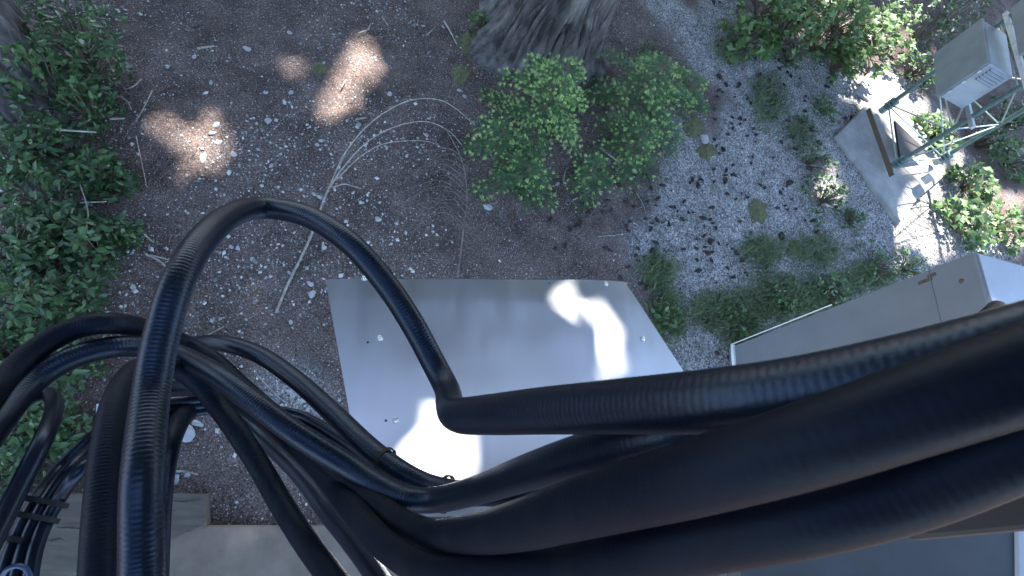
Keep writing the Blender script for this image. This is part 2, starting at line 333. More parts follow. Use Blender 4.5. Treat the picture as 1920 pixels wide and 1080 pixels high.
V = []; Fs = []; Rn = []; c0 = 0; TV = []; TF = []; t0 = 0
for k, (x, y, z0, z1, rad, n) in enumerate([(-3.5, 9, 6.5, 18, 4.5, 8000), (5.6, 9.2, 6.5, 20, 4.8, 9000), (9.8, 12.5, 6.6, 19, 4.8, 8500), (1.2, 12.5, 7, 22, 5, 8000), (13.5, 10.5, 7, 19, 4.2, 7000), (6.5, 15.5, 7, 22, 5, 7000), (-7.5, 6, 6.6, 18, 4.4, 6000), (16, 16, 7, 22, 5, 6000), (-2, 16, 7, 22, 5, 6000), (11, 18.5, 7, 22, 5, 5000), (-8, 12, 7, 20, 5, 5000), (17.5, 6, 7, 20, 5, 5500), (9.5, 7.6, 6.8, 15, 2.6, 2600), (12.2, 12.2, 6.6, 18, 3.6, 7000), (10.8, 10.2, 6.6, 16, 3, 4500), (14.5, 14, 6.6, 20, 4, 5000)]):
    me = canopy_mesh('c', (x, y), n, z0, z1, rad); v = np.empty(len(me.vertices) * 3, np.float32); me.vertices.foreach_get('co', v); v = v.reshape(-1, 3)
    q = np.empty(len(me.loops), np.int32); me.loops.foreach_get('vertex_index', q); rn = np.empty(len(me.polygons), np.float32); me.attributes['rnd'].data.foreach_get('value', rn)
    V.append(v); Fs.append(q.reshape(-1, 4) + c0); Rn.append(rn); c0 += len(v); bpy.data.meshes.remove(me)
    if y > 11.5 or x < -5.5 or x > 14 :
        zz = np.linspace(-.2, z1, 12); v, f = tube_np(np.stack([np.full(12, x), np.full(12, y), zz], -1), .34 * (1 - .85 * zz / z1), 14); TV.append(v); TF.append(f + t0); t0 += len(v)
fo = link('surrounding_forest', mesh_np('surrounding_forest', np.vstack(V), np.vstack(Fs), np.concatenate(Rn)), mt_canopy, kind='stuff', label='dense conifer forest around and above the yard', cat='forest')
link('forest_trunks', mesh_np('forest_trunks', np.vstack(TV), np.vstack(TF), smooth=True), mt_bark2, fo, kind='stuff')

# ------------------------------------------------------------------ concrete footing, slab, timber at the foot of the mast
mb = MB(); mb.prism([P(*p, .10) for p in [(322, 985), (1010, 985), (1010, 1230), (-240, 1230), (60, 1085), (330, 998)]], (0, 0, -.3))
mb.build('concrete_slab', mt_slab, bevel=.012, label='tan concrete slab dappled with sun below the hanging cables', cat='slab')
blk = [(-260, 922), (384, 925), (386, 985), (330, 1010), (78, 1098), (-260, 1200)]
mb = MB(); mb.prism([P(*p, .18) for p in blk], (0, 0, -.35))
tb = mb.build('timber_block', mt_timber, bevel=.01, label='weathered grey block with dark cracks beside the tan slab', cat='block')
def crack(pts, wd=.006):
    p = spline([P(*q, .1815) for q in pts], 5); p[:, 2] = .1815 ; n = len(p); d = np.gradient(p, axis=0); s = np.stack([-d[:, 1], d[:, 0], 0 * d[:, 0]], -1); s /= np.linalg.norm(s, axis=1, keepdims=True)
    wv = wd * np.sin(np.linspace(.15, math.pi - .1, n))[:, None] * (.6 + .8 * rng.random((n, 1))); v = np.vstack([p + s * wv, p - s * wv]); i = np.arange(n - 1)
    link('crack', mesh_np('crack', v, np.stack([i, i + 1, i + n + 1, i + n], -1)), mt_hole, tb)
for q in [[(105, 990), (130, 989), (160, 992)], [(82, 1012), (96, 1013), (112, 1010), (120, 1013)], [(300, 960), (312, 956), (330, 958)], [(0, 1006), (20, 1000), (36, 997)], [(318, 938), (345, 940), (372, 937)]]: crack(q)

# ------------------------------------------------------------------ shiny metal sheet
SN = nrm([-.01, .05, 1]); SQ = SHEET_Q
def onsheet(px, py, off=0.):
    d = ray(px, py); return CC + d * (SN.dot(SQ - CC) / SN.dot(d)) + SN * off
q00, q10, q11, q01 = (onsheet(*p) for p in [(610, 521), (1176, 524), (1474, 966), (690, 969)])
e1 = nrm(q10 - q00); e2 = np.cross(SN, e1)
nu, nv = 90, 60; V = []
for i in range(nu + 1):
    for j in range(nv + 1):
        u, v = i / nu, j / nv; p = (q00 * (1 - u) + q10 * u) * (1 - v) + (q01 * (1 - u) + q11 * u) * v
        x, y = (p - q00) @ e1, (p - q00) @ e2
        cr = .815 - .21 * v; dz = -.08 * max(0, u - cr) * 1.4 * (1 - .2 * v) * 1.0
        dz += .010 * (vn(x, y, .42, 2) - .5) + .0022 * (vn(x, y, .13, 4) - .5)
        ex = max(0, .10 - v) ; dz -= ex * (.05 + .1 * math.sin(u * 7.) ** 2) * .5
        ed = min(1, max(0, (.16 - u) / .16)); dz -= .015 * ed * ed * (1 - v)
        V.append(p + SN * dz)
V = np.array(V); i = (np.arange(nu)[:, None] * (nv + 1) + np.arange(nv)[None]).ravel()
sh = empty('metal_sheet', 'shiny bare aluminium sheet with bright sun glare, centre of the view', 'metal sheet')
shp = link('sheet', mesh_np('sheet', V, np.stack([i, i + 1, i + nv + 2, i + nv + 1], -1), smooth=True), mt_alu, sh)
md = shp.modifiers.new('thickness', 'SOLIDIFY'); md.thickness = .003; md.offset = -1; shp.modifiers.new('split', 'EDGE_SPLIT')
def dome(mb, c, n, r, hgt, seg=12, rings=4):
    n = nrm(n); a = nrm(np.cross(n, [0, .3, 1])); b_ = np.cross(n, a); V = []; Fq = []
    for k in range(rings + 1):
        ph = k / rings * math.pi / 2
        for s in range(seg):
            t = s * 2 * math.pi / seg; V.append(c + r * math.cos(ph) * (math.cos(t) * a + math.sin(t) * b_) + n * hgt * math.sin(ph))
    for k in range(rings):
        for s in range(seg): Fq.append((k * seg + s, k * seg + (s + 1) % seg, (k + 1) * seg + (s + 1) % seg, (k + 1) * seg + s))
    mb.add(V, Fq); return mb
def sheet_pt(px, py):
    u, v = proj(V); k = np.argmin((u - px) ** 2 + (v - py) ** 2); return V[k]
for (px, py) in [(712, 637), (745, 790), (1204, 635), (686, 519 + 6), (1135, 530)]:
    c = sheet_pt(px, py); mb = MB(); dome(mb, c + SN * .001, SN, .0115, .002); dome(mb, c + SN * .002, SN, .007, .006); mb.build('screw', mt_screw, sh, smooth=True)
for (px, py) in [(692, 638), (721, 791)]:
    mb = MB(); dome(mb, sheet_pt(px, py) + SN * .0006, SN, .004, .0006); mb.build('hole', mt_hole, sh)
for (px, py) in [(1030, 528)]:
    mb = MB(); dome(mb, sheet_pt(px, py) + SN * .0006, SN, .003, .0006); mb.build('hole', mt_hole, sh)
mb = MB()
for (x, y) in [(.62, .28), (1.15, .28), (.62, .7), (1.15, .7)]:
    zt = (SN.dot(SQ) - SN[0] * x - SN[1] * y) / SN[2] - .17; mb.box((x, y, zt / 2 - .05), (.03, 0, 0), (0, .03, 0), (0, 0, zt / 2 + .05))
for y in (.28, .7):
    zt = (SN.dot(SQ) - SN[0] * .9 - SN[1] * y) / SN[2] - .19; mb.box((.885, y, zt), (.3, 0, 0), (0, .02, 0), (0, 0, .02))
mb.build('support_frame', mt_galv, sh)

# ------------------------------------------------------------------ tall grey cabinet on the right
def zat(base, px, py):                     # height on a vertical line nearest to a pixel's ray
    d = nrm(ray(px, py)); b0 = np.array([base[0], base[1], 0.]); z = np.array([0, 0, 1.]); w0 = b0 - CC
    bb = z.dot(d); return (bb * d.dot(w0) - z.dot(w0)) / (1 - bb * bb)
cb = P(1372, 668); hz = zat(cb, 1828, 470); top = P(1828, 470, hz)
dA = P(1866, 605, hz) - top; dB = P(1935, 484, hz) - top
dA = nrm(dA); dB = dB - dA * dA.dot(dB); dB = nrm(dB); LA, LB = .75, .8
cab = empty('equipment_cabinet', 'tall plain grey metal cabinet standing behind the thick cables', 'cabinet', loc=(0, 0, 0))
c0_ = np.array([top[0], top[1], 0]); up = np.array([0, 0, 1.])
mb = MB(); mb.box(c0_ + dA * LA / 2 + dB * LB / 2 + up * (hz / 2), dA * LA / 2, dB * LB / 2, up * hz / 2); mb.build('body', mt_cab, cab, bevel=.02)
mb = MB(); mb.box(c0_ + dA * LA / 2 + dB * LB / 2 + up * (hz + .003), dA * (LA / 2 - .02), dB * (LB / 2 - .02), up * .003); mb.build('skylit_top', mt_cabtop, cab)  # thin cover whose paler grey paints in the sky-lit top face
mb = MB(); mb.box(c0_ - dA * .012 - dB * .012 + up * (hz * .28 + .02), dA * .004, dB * .004, up * hz * .26); mb.build('lit_corner_flange', mt_white, cab)  # white on the lower part: light catching the flange, put into its colour
mb = MB(); mb.box(c0_ + dA * LA / 2 - dB * .006 + up * .09, dA * LA / 2, dB * .012, up * .02); mb.build('base_trim', mt_white, cab)
mb = MB(); mb.box(c0_ + dA * LA / 2 - dB * .004 + up * (hz - .30), dA * LA / 2, dB * .0042, up * .002); mb.build('seam', mt_cab, cab)
for (k, s, r) in [(.22, .12, .016), (.62, .10, .010)]:
    mb = MB(); dome(mb, c0_ + dA * k * LA - dB * .001 + up * (hz - s), -dB, r, .008); mb.build('bolt', mt_rust, cab)
for s, k, l in [(.34, .10, .10), (.29, .07, .06)]:
    mb = MB(); mb.box(c0_ + dA * k * LA - dB * .0005 + up * (hz - s), dA * .012, dB * .0012, up * l * .5); mb.build('rust_streak', mt_rust, cab)

# ------------------------------------------------------------------ unseen steel plates, added above the view to shade the near cables
pf = empty('shading_platform', 'unseen steel platform added above the thick cables to shade them', 'platform')
mb = MB(); mb.box((1.5, -.72, 4.86), (1.45, 0, 0), (0, 1.2, 0), (0, 0, .02)); mb.build('shading_deck', mt_arm, pf)
mb = MB(); mb.box((-.98, -1.15, 4.85), (1.02, 0, 0), (0, .80, 0), (0, 0, .02)); mb.build('shading_deck', mt_arm, pf)
mb = MB(); mb.box((1.5, .46, 4.81), (1.45, 0, 0), (0, .03, 0), (0, 0, .06)); mb.build('shading_beam', mt_arm, pf)
# ------------------------------------------------------------------ small grey box and dark arm at the lower right
mb = MB(); mb.prism([P(*p, 3.15) for p in [(1390, 930), (1903, 905), (1908, 1190), (1388, 1190)]], (0, 0, -.05))
pn = empty('grey_enclosure', 'flat grey metal enclosure under the dark steel arm, bottom right', 'enclosure'); mb.build('lid', mt_cab2, pn, bevel=.006)
mb = MB(); mb.prism([P(*p, 3.16) for p in [(1907, 905), (2050, 900), (2050, 1190), (1911, 1190)]], (0, 0, -.05)); mb.build('side_plate', mt_cabtop, pn, bevel=.004)
a0, a1 = PD(1693, 955, .62), PD(2150, 900, .50); dd = nrm(a1 - a0); s1 = nrm(np.cross(dd, ray(1800, 940))); s2 = np.cross(dd, s1)
mb = MB(); mb.box((a0 + a1) / 2, (a1 - a0) / 2, s1 * .032, s2 * .032); mb.build('steel_arm', mt_arm, bevel=.006, label='dark square steel arm entering from the lower right', cat='arm')

# ------------------------------------------------------------------ cables
DIA = .050
def cable(name, pts, label, dia=DIA, m=mt_cable, pitch=.0066, amp=.0006, cat='cable', group='black corrugated cables'):
    c = np.array([PD(x, y, dia * F / wd) for (x, y, wd) in pts]); p = spline(c, 30); p, s = resample(p, pitch / 4)
    for _ in range(12): p[1:-1] = (p[:-2] + 2 * p[1:-1] + p[2:]) / 4
    if amp:
        fade = np.clip((.95 - np.linalg.norm(p - CC, axis=1)) / .35, 0, 1)      # ribs made shallower on runs close to the camera
        r = dia / 2 - amp * (1 - .72 * fade) * (1 - np.abs(np.cos(math.pi * s / pitch)) ** .8) 
    else: r = np.full(len(p), dia / 2)
    seg = 22 if dia > .03 else 12
    v, f = tube_np(p, r, seg); n = len(p)
    caps = [np.array([np.arange(seg)[::-1]]), np.array([(n - 1) * seg + np.arange(seg)])]
    return link(name, mesh_np(name, v, [f] + caps, smooth=True), m, label=label, cat=cat, group=group)
cable('corrugated_cable', [(258, 1240, 82), (265, 1080, 76), (267, 900, 73), (283, 740, 65), (303, 630, 62), (335, 525, 59), (383, 447, 53), (437, 402, 46), (495, 390, 41), (575, 405, 42), (655, 455, 44), (722, 530, 45), (772, 605, 46), (810, 675, 46), (838, 730, 48), (844, 762, 54), (860, 778, 66), (920, 777, 76), (1000, 771, 86), (1120, 764, 99), (1320, 753, 120), (1500, 735, 135), (1700, 700, 150), (1920, 650, 165), (2200, 580, 180)],
      'black corrugated cable making the tallest loop and doubling back over the sheet')
cable('corrugated_cable', [(-150, 900, 56), (-60, 785, 52), (0, 722, 47), (60, 662, 44), (130, 620, 42), (200, 606, 41), (265, 615, 38), (340, 642, 34), (400, 676, 34), (450, 722, 35), (520, 785, 38), (562, 818, 40), (610, 858, 42), (652, 899, 44), (700, 943, 47), (745, 975, 50), (782, 993, 53), (822, 1005, 58), (901, 999, 76), (983, 982, 94), (1071, 957, 109), (1184, 927, 124), (1310, 893, 140), (1500, 838, 156), (1700, 772, 168), (1920, 700, 178), (2200, 600, 190)],
      'dusty black corrugated cable of the outermost left loop, sweeping right as the upper thick run', m=mt_cable_d)
cable('corrugated_cable', [(-130, 980, 58), (-50, 860, 54), (0, 790, 49), (60, 718, 45), (130, 673, 43), (210, 651, 41), (275, 652, 39), (340, 668, 39), (410, 705, 42), (480, 757, 44), (545, 806, 45), (600, 842, 45), (656, 876, 45), (712, 912, 46), (765, 935, 47), (825, 936, 48), (900, 917, 54), (994, 884, 68), (1087, 856, 82), (1200, 828, 96), (1330, 800, 104), (1550, 760, 112), (1920, 690, 122)],
      'black corrugated cable of the second left loop, running under the bright glare', )
cable('corrugated_cable', [(300, 700, 26), (345, 655, 29), (390, 643, 31), (430, 646, 32), (490, 667, 33), (560, 716, 35), (630, 780, 38), (690, 838, 41), (750, 884, 43), (810, 913, 44), (880, 925, 46), (960, 915, 50), (1080, 880, 58)],
      'black corrugated cable crossing the lower left corner of the sheet')
cable('corrugated_cable', [(176, 1240, 66), (182, 1080, 62), (189, 950, 58), (200, 840, 54), (218, 755, 50), (248, 703, 46), (290, 685, 42), (335, 692, 40), (375, 719, 39), (408, 760, 39), (440, 803, 40), (485, 872, 41), (528, 946, 43), (572, 1014, 46), (622, 1082, 50), (700, 1190, 58)],
      'dusty black corrugated cable in a low arch ending at the bottom over the slab', m=mt_cable_d)
cable('corrugated_cable', [(216, 1240, 44), (222, 1080, 42), (228, 960, 40), (238, 850, 37), (256, 775, 34), (300, 735, 31), (360, 728, 31), (430, 745, 33), (491, 782, 36), (544, 824, 39), (590, 868, 41), (630, 915, 44), (662, 955, 48), (720, 1020, 54), (800, 1068, 62), (900, 1078, 74), (1050, 1068, 92), (1200, 1040, 112), (1330, 1008, 124), (1500, 972, 138), (1700, 915, 150), (1920, 822, 164), (2200, 700, 176)],
      'dusty black corrugated cable forming the lowest thick run towards the right edge', m=mt_cable_d)
cable('corrugated_cable', [(286, 1240, 48), (291, 1080, 46), (297, 960, 44), (306, 880, 42), (322, 818, 39), (348, 775, 35), (385, 757, 31), (420, 763, 28), (449, 782, 28), (491, 822, 29), (533, 860, 31), (575, 906, 33), (610, 956, 35), (650, 1004, 38), (699, 1068, 42), (780, 1190, 50)],
      'black corrugated cable in the lowest arch, glinting, just left of the slab corner')
cable('corrugated_cable', [(-90, 1120, 40), (-40, 1060, 38), (0, 985, 36), (40, 905, 34), (82, 822, 32), (102, 768, 29), (95, 742, 27), (72, 738, 27), (40, 755, 28), (5, 795, 30), (-50, 870, 34)],
      'thin black cable bent in a tight hook over the shrubs', dia=.032, amp=0, pitch=.012)
BN = []
for k, off in enumerate([-21, 0, 21]):
    BN.append(cable('thin_cable', [(20 + off * 1.3, 1180, 27), (32 + off * 1.2, 1080, 26), (52 + off, 1010, 25), (88 + off, 938, 24), (135 + off, 876, 22 + k), (190 + off * .5, 826 + off * .6, 21), (250, 792 + off, 19), (330, 768 + off * .6, 17), (430, 757 + off * .5, 16), (500, 775 + off * .5, 16), (570, 797 + off * .8, 16), (640, 838 + off * .8, 17), (715, 886 + off * .4, 18), (780, 914 + off * .3, 19), (870, 935, 22), (1000, 935, 26)],
          ['outermost thin black cable of the tied bundle at the lower left', 'middle thin black cable of the tied bundle at the lower left', 'innermost thin black cable of the tied bundle at the lower left'][k], dia=.024, amp=0, pitch=.02, group='thin cables in the tied bundle'))
def ziptie(px, py, dep, ax, rs, rd, label, head, hs=1.):
    c = PD(px, py, dep); a = nrm(ax); s = nrm(np.cross(a, ray(px, py))); d = np.cross(a, s); V = []
    zt = empty('cable_tie', label, 'cable tie', 'black cable ties')
    mb = MB(); t = np.linspace(0, 2 * math.pi, 29)
    ring = np.array([c + s * rs * math.cos(q) + d * rd * math.sin(q) for q in t])
    v = []; f = []
    for k in range(28):
        o = ring[k] - c; o = nrm(o)
        for (e, g) in ((-.0045, 0), (.0045, 0), (.0045, .002), (-.0045, .002)): v.append(ring[k] + a * e + o * g)
    for k in range(28):
        for j in range(4): f.append((k * 4 + j, k * 4 + (j + 1) % 4, ((k + 1) % 28) * 4 + (j + 1) % 4, ((k + 1) % 28) * 4 + j))
    mb.add(v, f); mb.build('band', mt_plastic, zt)
    hc = c + s * head * (rs + .010 * hs); mb = MB(); mb.box(hc, a * .006 * hs, s * .012 * hs, d * .007 * hs); mb.build('head', mt_plastic, zt, bevel=.002)
axb = PD(52, 1010, .96) - PD(120, 890, 1.02)
ziptie(86, 941, .985, axb, .034, .016, 'black cable tie round the thin bundle, upper of two', -1, 1.4)
ziptie(68, 970, .965, axb, .034, .016, 'black cable tie round the thin bundle, lower of two', -1, 1.4)
ziptie(30, 1012, .95, axb, .016, .015, 'small black cable tie on the leftmost thin cable', -1, 1.2)
axd = PD(690, 838, 1.22) - PD(750, 884, 1.16)
ziptie(722, 862, 1.19, axd, .0265, .0265, 'black cable tie head sticking up against the metal sheet', 1)
ziptie(838, 917, 1.13, PD(810, 913, 1.13) - PD(880, 925, 1.09), .0265, .0265, 'black cable tie where the cables meet at the sheet', 1)
mb = MB(); mb.tube(spline([PD(*q, .86) for q in [(4, 1082), (14, 1068), (32, 1061), (48, 1066), (57, 1082), (60, 1110)]], 8), 0.0042, 8)
mb.build('blue_cable_tie', mt_blue, smooth=True, label='thin blue tie at the bottom left corner', cat='cable tie')
cable('thin_cable', [(1700, 700, 34), (1790, 640, 34), (1830, 612, 33), (1862, 586, 32), (1869, 578, 31)], 'short cut cable end poking up before the tall grey cabinet', dia=.024, amp=0, pitch=.01, m=mt_cable_d, group=None)

# ------------------------------------------------------------------ lattice tower with its pad and boxes
L2 = np.array([6.70, 4.20]); rr_ = nrm(L2); tt_ = np.array([-rr_[1], rr_[0]])
L1 = L2 + .76 * tt_ + .72 * rr_; L3 = L2 - .26 * tt_ + .98 * rr_
pad = [(1568, 254), (1634, 186), (1700, 205), (1790, 315), (1722, 372), (1690, 416)]
mb = MB(); mb.prism([P(*p, .07) for p in pad], (0, 0, -.35)); mb.build('concrete_pad', mt_conc, bevel=.02, label='angular pale concrete pad under the lattice tower', cat='pad')
mb = MB(); mb.prism([P(*p, .05) for p in [(1604, 170), (1640, 120), (1700, 150), (1660, 210)]], (0, 0, -.2)); mb.build('concrete_pad', mt_conc, bevel=.02, label='sunlit concrete apron behind the tower pad', cat='pad')
tw = empty('lattice_tower', 'green steel lattice tower with three legs on the concrete pad', 'tower')
legs = [L1, L2, L3]; HT = 9.0; lean = np.array([.014, .03])
def leg_at(k, z): return np.array([*(legs[k] + lean * z), z])
for k in range(3):
    mb = MB(); mb.tube([leg_at(k, .2), leg_at(k, HT / 2), leg_at(k, HT)], .028, 12); mb.build('leg', mt_tower, tw, smooth=False)
zb = np.arange(.25, HT - .1, .72)
for (a_, b__) in ((0, 1), (1, 2), (2, 0)):
    for k, z in enumerate(zb):
        mb = MB(); mb.cyl(leg_at(a_, z), leg_at(b__, z), .009, 8); mb.build('horizontal_brace', mt_brace, tw)
        if z + .72 < HT:
            mb = MB(); p, q = (a_, b__) if k % 2 == 0 else (b__, a_); mb.cyl(leg_at(p, z + .02), leg_at(q, z + .70), .009, 8); mb.build('diagonal_brace', mt_brace, tw)
cz = np.mean(legs, axis=0)
mb = MB(); tri = [np.array([*(cz + (l - cz) * .62), .23]) for l in legs]; mb.prism(tri, (0, 0, -.03)); mb.build('shadowed_base_plate', mt_arm, tw)  # near-black metal: shadow inside the tower base is put into the colour
for k in range(3):
    l = legs[k]; mb = MB(); mb.cyl([*l, .13], [*l, .22], .05, 12); mb.build('foot', mt_brace, tw)
    mb = MB()
    for s in (0, .05, .1): mb.cyl([*l, .24 + s], [*l, .262 + s], .062, 14)
    mb.build('flange', mt_tower, tw)
# base hinge bar seen at the left of the base
mb = MB(); b0 = np.array([*(L2 - .16 * rr_ - .1 * tt_), .2]); b1 = np.array([*(L1 - .35 * rr_ + .1 * tt_), .2]); mb.box((b0 + b1) / 2, (b1 - b0) / 2, np.array([*rr_, 0]) * .013, up * .03); mb.build('base_channel', mt_rust, tw)
mb = MB(); mb.box([*(L3 - .55 * rr_ - .12 * tt_), .27], np.array([*rr_, 0]) * .12, np.array([*tt_, 0]) * .06, up * .07); mb.build('ground_clamp', mt_galv, tw, bevel=.01)

T3 = np.array([*tt_, 0]); R3 = np.array([*rr_, 0])
def enclosure(name, corner, wt, dr, hgt, label, louvres=True):
    """corner: lower corner on the -t, -r side"""
    e = empty(name, label, 'electrical box'); c = np.asarray(corner, float)
    mb = MB(); mb.box(c + T3 * wt / 2 + R3 * dr / 2 + up * hgt / 2, T3 * wt / 2, R3 * dr / 2, up * hgt / 2); mb.build('body', mt_box, e, bevel=.012)
    dth = .035
    mb = MB(); mb.box(c + T3 * wt / 2 - R3 * (dth / 2 + .012) + up * hgt / 2, T3 * (wt / 2 + .012), R3 * dth / 2, up * (hgt / 2 + .012))
    d = mb.build('door', mt_boxdoor, e, bevel=.006)
    mb = MB(); mb.box(c + T3 * wt / 2 - R3 * .006 + up * hgt / 2, T3 * (wt / 2 - .01), R3 * .0055, up * (hgt / 2 - .01)); mb.build('gasket', mt_hole, e)
    for s in (.2, .5, .8):
        mb = MB(); mb.box(c - T3 * .02 - R3 * .005 + up * hgt * s, T3 * .010, R3 * .016, up * .02); mb.build('latch', mt_galv, e, bevel=.004)
    if louvres:
        mb = MB(); mb.box(c - T3 * .003 + R3 * dr * .52 + up * hgt * .79, T3 * .003, R3 * dr * .42, up * hgt * .165); lp = mb.build('louvre_plate', mt_box, e, bevel=.002)
        for k in range(5):
            zc = hgt * (.66 + .065 * k)
            mb = MB(); o = c - T3 * .007 + R3 * dr * .52 + up * zc; v = [o - R3 * dr * .34, o + R3 * dr * .34, o + R3 * dr * .34 + up * .022, o - R3 * dr * .34 + up * .022]; ov = -T3 * .026
            V8 = v + [v[0] + ov, v[1] + ov]; mb.add(V8, [(0, 1, 5, 4), (4, 5, 2, 3), (0, 4, 3), (1, 2, 5)]); mb.build('louvre', mt_box, lp)
            mb = MB(); o = o - up * .007 - T3 * .001; mb.box(o, T3 * .002, R3 * dr * .34, up * .007); mb.build('slot', mt_hole, lp)
    return e
psi = -.325; R3 = np.array([math.cos(psi), math.sin(psi), 0]); T3 = np.array([-math.sin(psi), math.cos(psi), 0])
bc = np.array([6.38, 4.49, 1.15])
enclosure('louvred_box', bc, .754, .333, .549, 'grey louvred electrical box bolted to the lattice tower')
for dz in (.04, .62):
    mb = MB(); mb.box(np.array([*( (L1 + L2) / 2), bc[2] + dz]) , np.array([*(L1 - L2), 0]) * .62, R3 * .02, up * .025); mb.build('mounting_rail', mt_galv, tw)
enclosure('upper_box', bc + up * .78 + T3 * -.05 + R3 * .12, .8, .33, .8, 'grey box above the louvred box, cut by the right edge', louvres=False)

# ------------------------------------------------------------------ plants
def leaf_template(kind):
    if kind == 'oval':   # fold along the midrib, x is the length
        v = np.array([[0, 0, 0], [.3, .2, .06], [.65, .19, .05], [1, 0, -.08], [.65, -.19, .05], [.3, -.2, .06], [.33, 0, .0], [.68, 0, -.01]])
        f = np.array([[0, 6, 1, 1], [6, 7, 2, 1], [7, 3, 2, 2], [0, 5, 6, 6], [6, 5, 4, 7], [7, 4, 3, 3]])
        return v, np.array([[0, 6, 1], [6, 7, 2], [6, 2, 1], [7, 3, 2], [0, 5, 6], [5, 4, 7], [5, 7, 6], [7, 4, 3]])
    a = np.array([-150, -112, -80, -52, -28, 0, 28, 52, 80, 112, 150]) * math.pi / 180; r = np.array([.42, .34, .72, .42, .5, 1, .5, .42, .72, .34, .42]) * .62
    v = np.vstack([[[.35, 0, .03]], np.stack([.35 + r * np.cos(a), r * np.sin(a), -.12 * r + 0 * a], -1), [[.12, 0, 0]]])
    n = len(v); idx = list(range(1, n)) ; f = [[0, idx[k], idx[(k + 1) % len(idx)]] for k in range(len(idx))]
    return v, np.array(f)
OV = leaf_template('oval'); MP = leaf_template('maple')
def shrub(name, px, py, rpx, height, nros, nleaf, lsize, label, group, m=mt_leaf, tmpl=OV, cat='shrub', zc=.3, spread=1., big=0, width=1.0):
    c = P(px, py, height * zc); ppm = F / (-(RM.T @ (c - CC))[2]); rad = rpx / ppm; base = np.array([c[0], c[1], gh(c[0], c[1])])
    root = empty(name, label, cat, group, loc=base)
    a = rng.random(nros) * 2 * math.pi; q = np.sqrt(rng.random(nros)); hh = height * (1 - .55 * q ** 2) * (.45 + .55 * rng.random(nros))
    lob = .7 + .6 * vn(np.cos(a) * 2 + px, np.sin(a) * 2 + py, 1)
    tip = np.stack([np.cos(a) * q * rad * lob, np.sin(a) * q * rad * lob, hh], -1)
    MBs = MB()
    for k in range(0, nros, max(1, nros // 26)):
        MBs.tube([(0, 0, -.03), tip[k] * np.array([.45, .45, .6]), tip[k]], np.array([.007, .005, .002]), 5)
    MBs.build('stems', mt_stem, root)
    n = nros * nleaf; tk = np.repeat(np.arange(nros), nleaf); la = rng.random(n) * 2 * math.pi; el = rng.normal(.12, .4, n)
    out = tip[tk] * np.array([1, 1, 0]); out /= np.maximum(np.linalg.norm(out, axis=1, keepdims=True), .05)
    d = np.stack([np.cos(la) * np.cos(el), np.sin(la) * np.cos(el), np.sin(el)], -1) + out * .35
    zn = np.array([0, 0, 1.]) + .55 * rng.standard_normal((n, 3)) * np.array([1, 1, .3]); Rr = basis(d, zn)
    pos = tip[tk] + rng.standard_normal((n, 3)) * np.array([.018, .018, .03]) - np.array([0, 0, 1]) * (rng.random(n) * .08)[:, None]
    sz = lsize * (.4 + .95 * rng.random(n)); scl = np.stack([sz, sz * width * (.85 + .3 * rng.random(n)), sz], -1)
    rn = np.clip(.35 * rng.random(n) + .25 * rng.random(nros)[tk] + .4 * (pos[:, 2] / height) * rng.random(n), 0, 1)
    nb = min(big, n)
    if nb:                                  # the leaves that show largest are pieces of their own
        order = np.argsort(-pos[:, 2]); pick = order[:nb]; rest = order[nb:]
        meb = [mesh_np('leaf', tmpl[0], tmpl[1], np.full(len(tmpl[1]), r)) for r in (.35, .6, .9)]
        for k in pick:
            o = link('leaf', meb[int(rn[k] * 2.99)], m, root); Mx = Matrix((Rr[k] * scl[k][None]).tolist()).to_4x4(); Mx.translation = pos[k].tolist(); o.matrix_local = Mx
        pos, Rr, scl, rn = pos[rest], Rr[rest], scl[rest], rn[rest]
    link('foliage', scatter_mesh('foliage', tmpl[0], tmpl[1], pos, Rr, scl, rn), m, root, kind='stuff')
    return root
LS = [(165, 75, 95, .9, 'broadleaf shrub at the top left beside the shaded trunk'), (120, 165, 85, .8, 'broadleaf shrub just below the top left shrub'), (35, 300, 75, .7, 'dark broadleaf shrub at the left edge below the trunk foot'),
      (95, 375, 80, .6, 'broadleaf shrub behind the pale arching stick at the left'), (205, 330, 62, .45, 'small broadleaf shrub reaching furthest onto the bare soil'), (20, 455, 85, .7, 'dark broadleaf shrub halfway down the left edge'),
      (140, 440, 66, .5, 'broadleaf shrub in the middle of the left thicket'), (205, 475, 50, .5, 'small shrub with fresh leaves left of the tallest cable loop'), (60, 570, 85, .7, 'broadleaf shrub above the outermost cable loop'), (160, 560, 60, .5, 'broadleaf shrub beside the pale stone left of the loop'),
      (5, 665, 60, .6, 'broadleaf shrub at the left edge behind the cable loop'), (160, 690, 62, .45, 'broadleaf shrub framed by the two left cable loops'), (60, 800, 66, .5, 'broadleaf shrub seen through the small hooked cable'), (130, 800, 50, .45, 'broadleaf shrub between hooked cable and bundle'), (30, 880, 55, .45, 'broadleaf shrub above the weathered block'), (190, 215, 52, .5, 'thin shrub at the edge of the dead twigs'), (110, 270, 60, .5, 'shrub under the pale arching stick'), (235, 335, 36, .3, 'low leafy sprig out on the bare soil'), (100, 490, 60, .5, 'shrub in the heart of the left thicket'), (240, 440, 34, .3, 'low sprig beside the tall cable loop'), (110, 640, 50, .4, 'shrub peeping between the left cable loops'), (185, 120, 70, .7, 'shrub at the outer edge of the top left thicket')]
for k, (px, py, r, h, lab) in enumerate(LS):
    shrub('broadleaf_shrub', px - (22 if px > 90 else 4), py, r * .86, h, int(24 + r * .42), 7, .066, lab, 'broadleaf shrubs along the left')
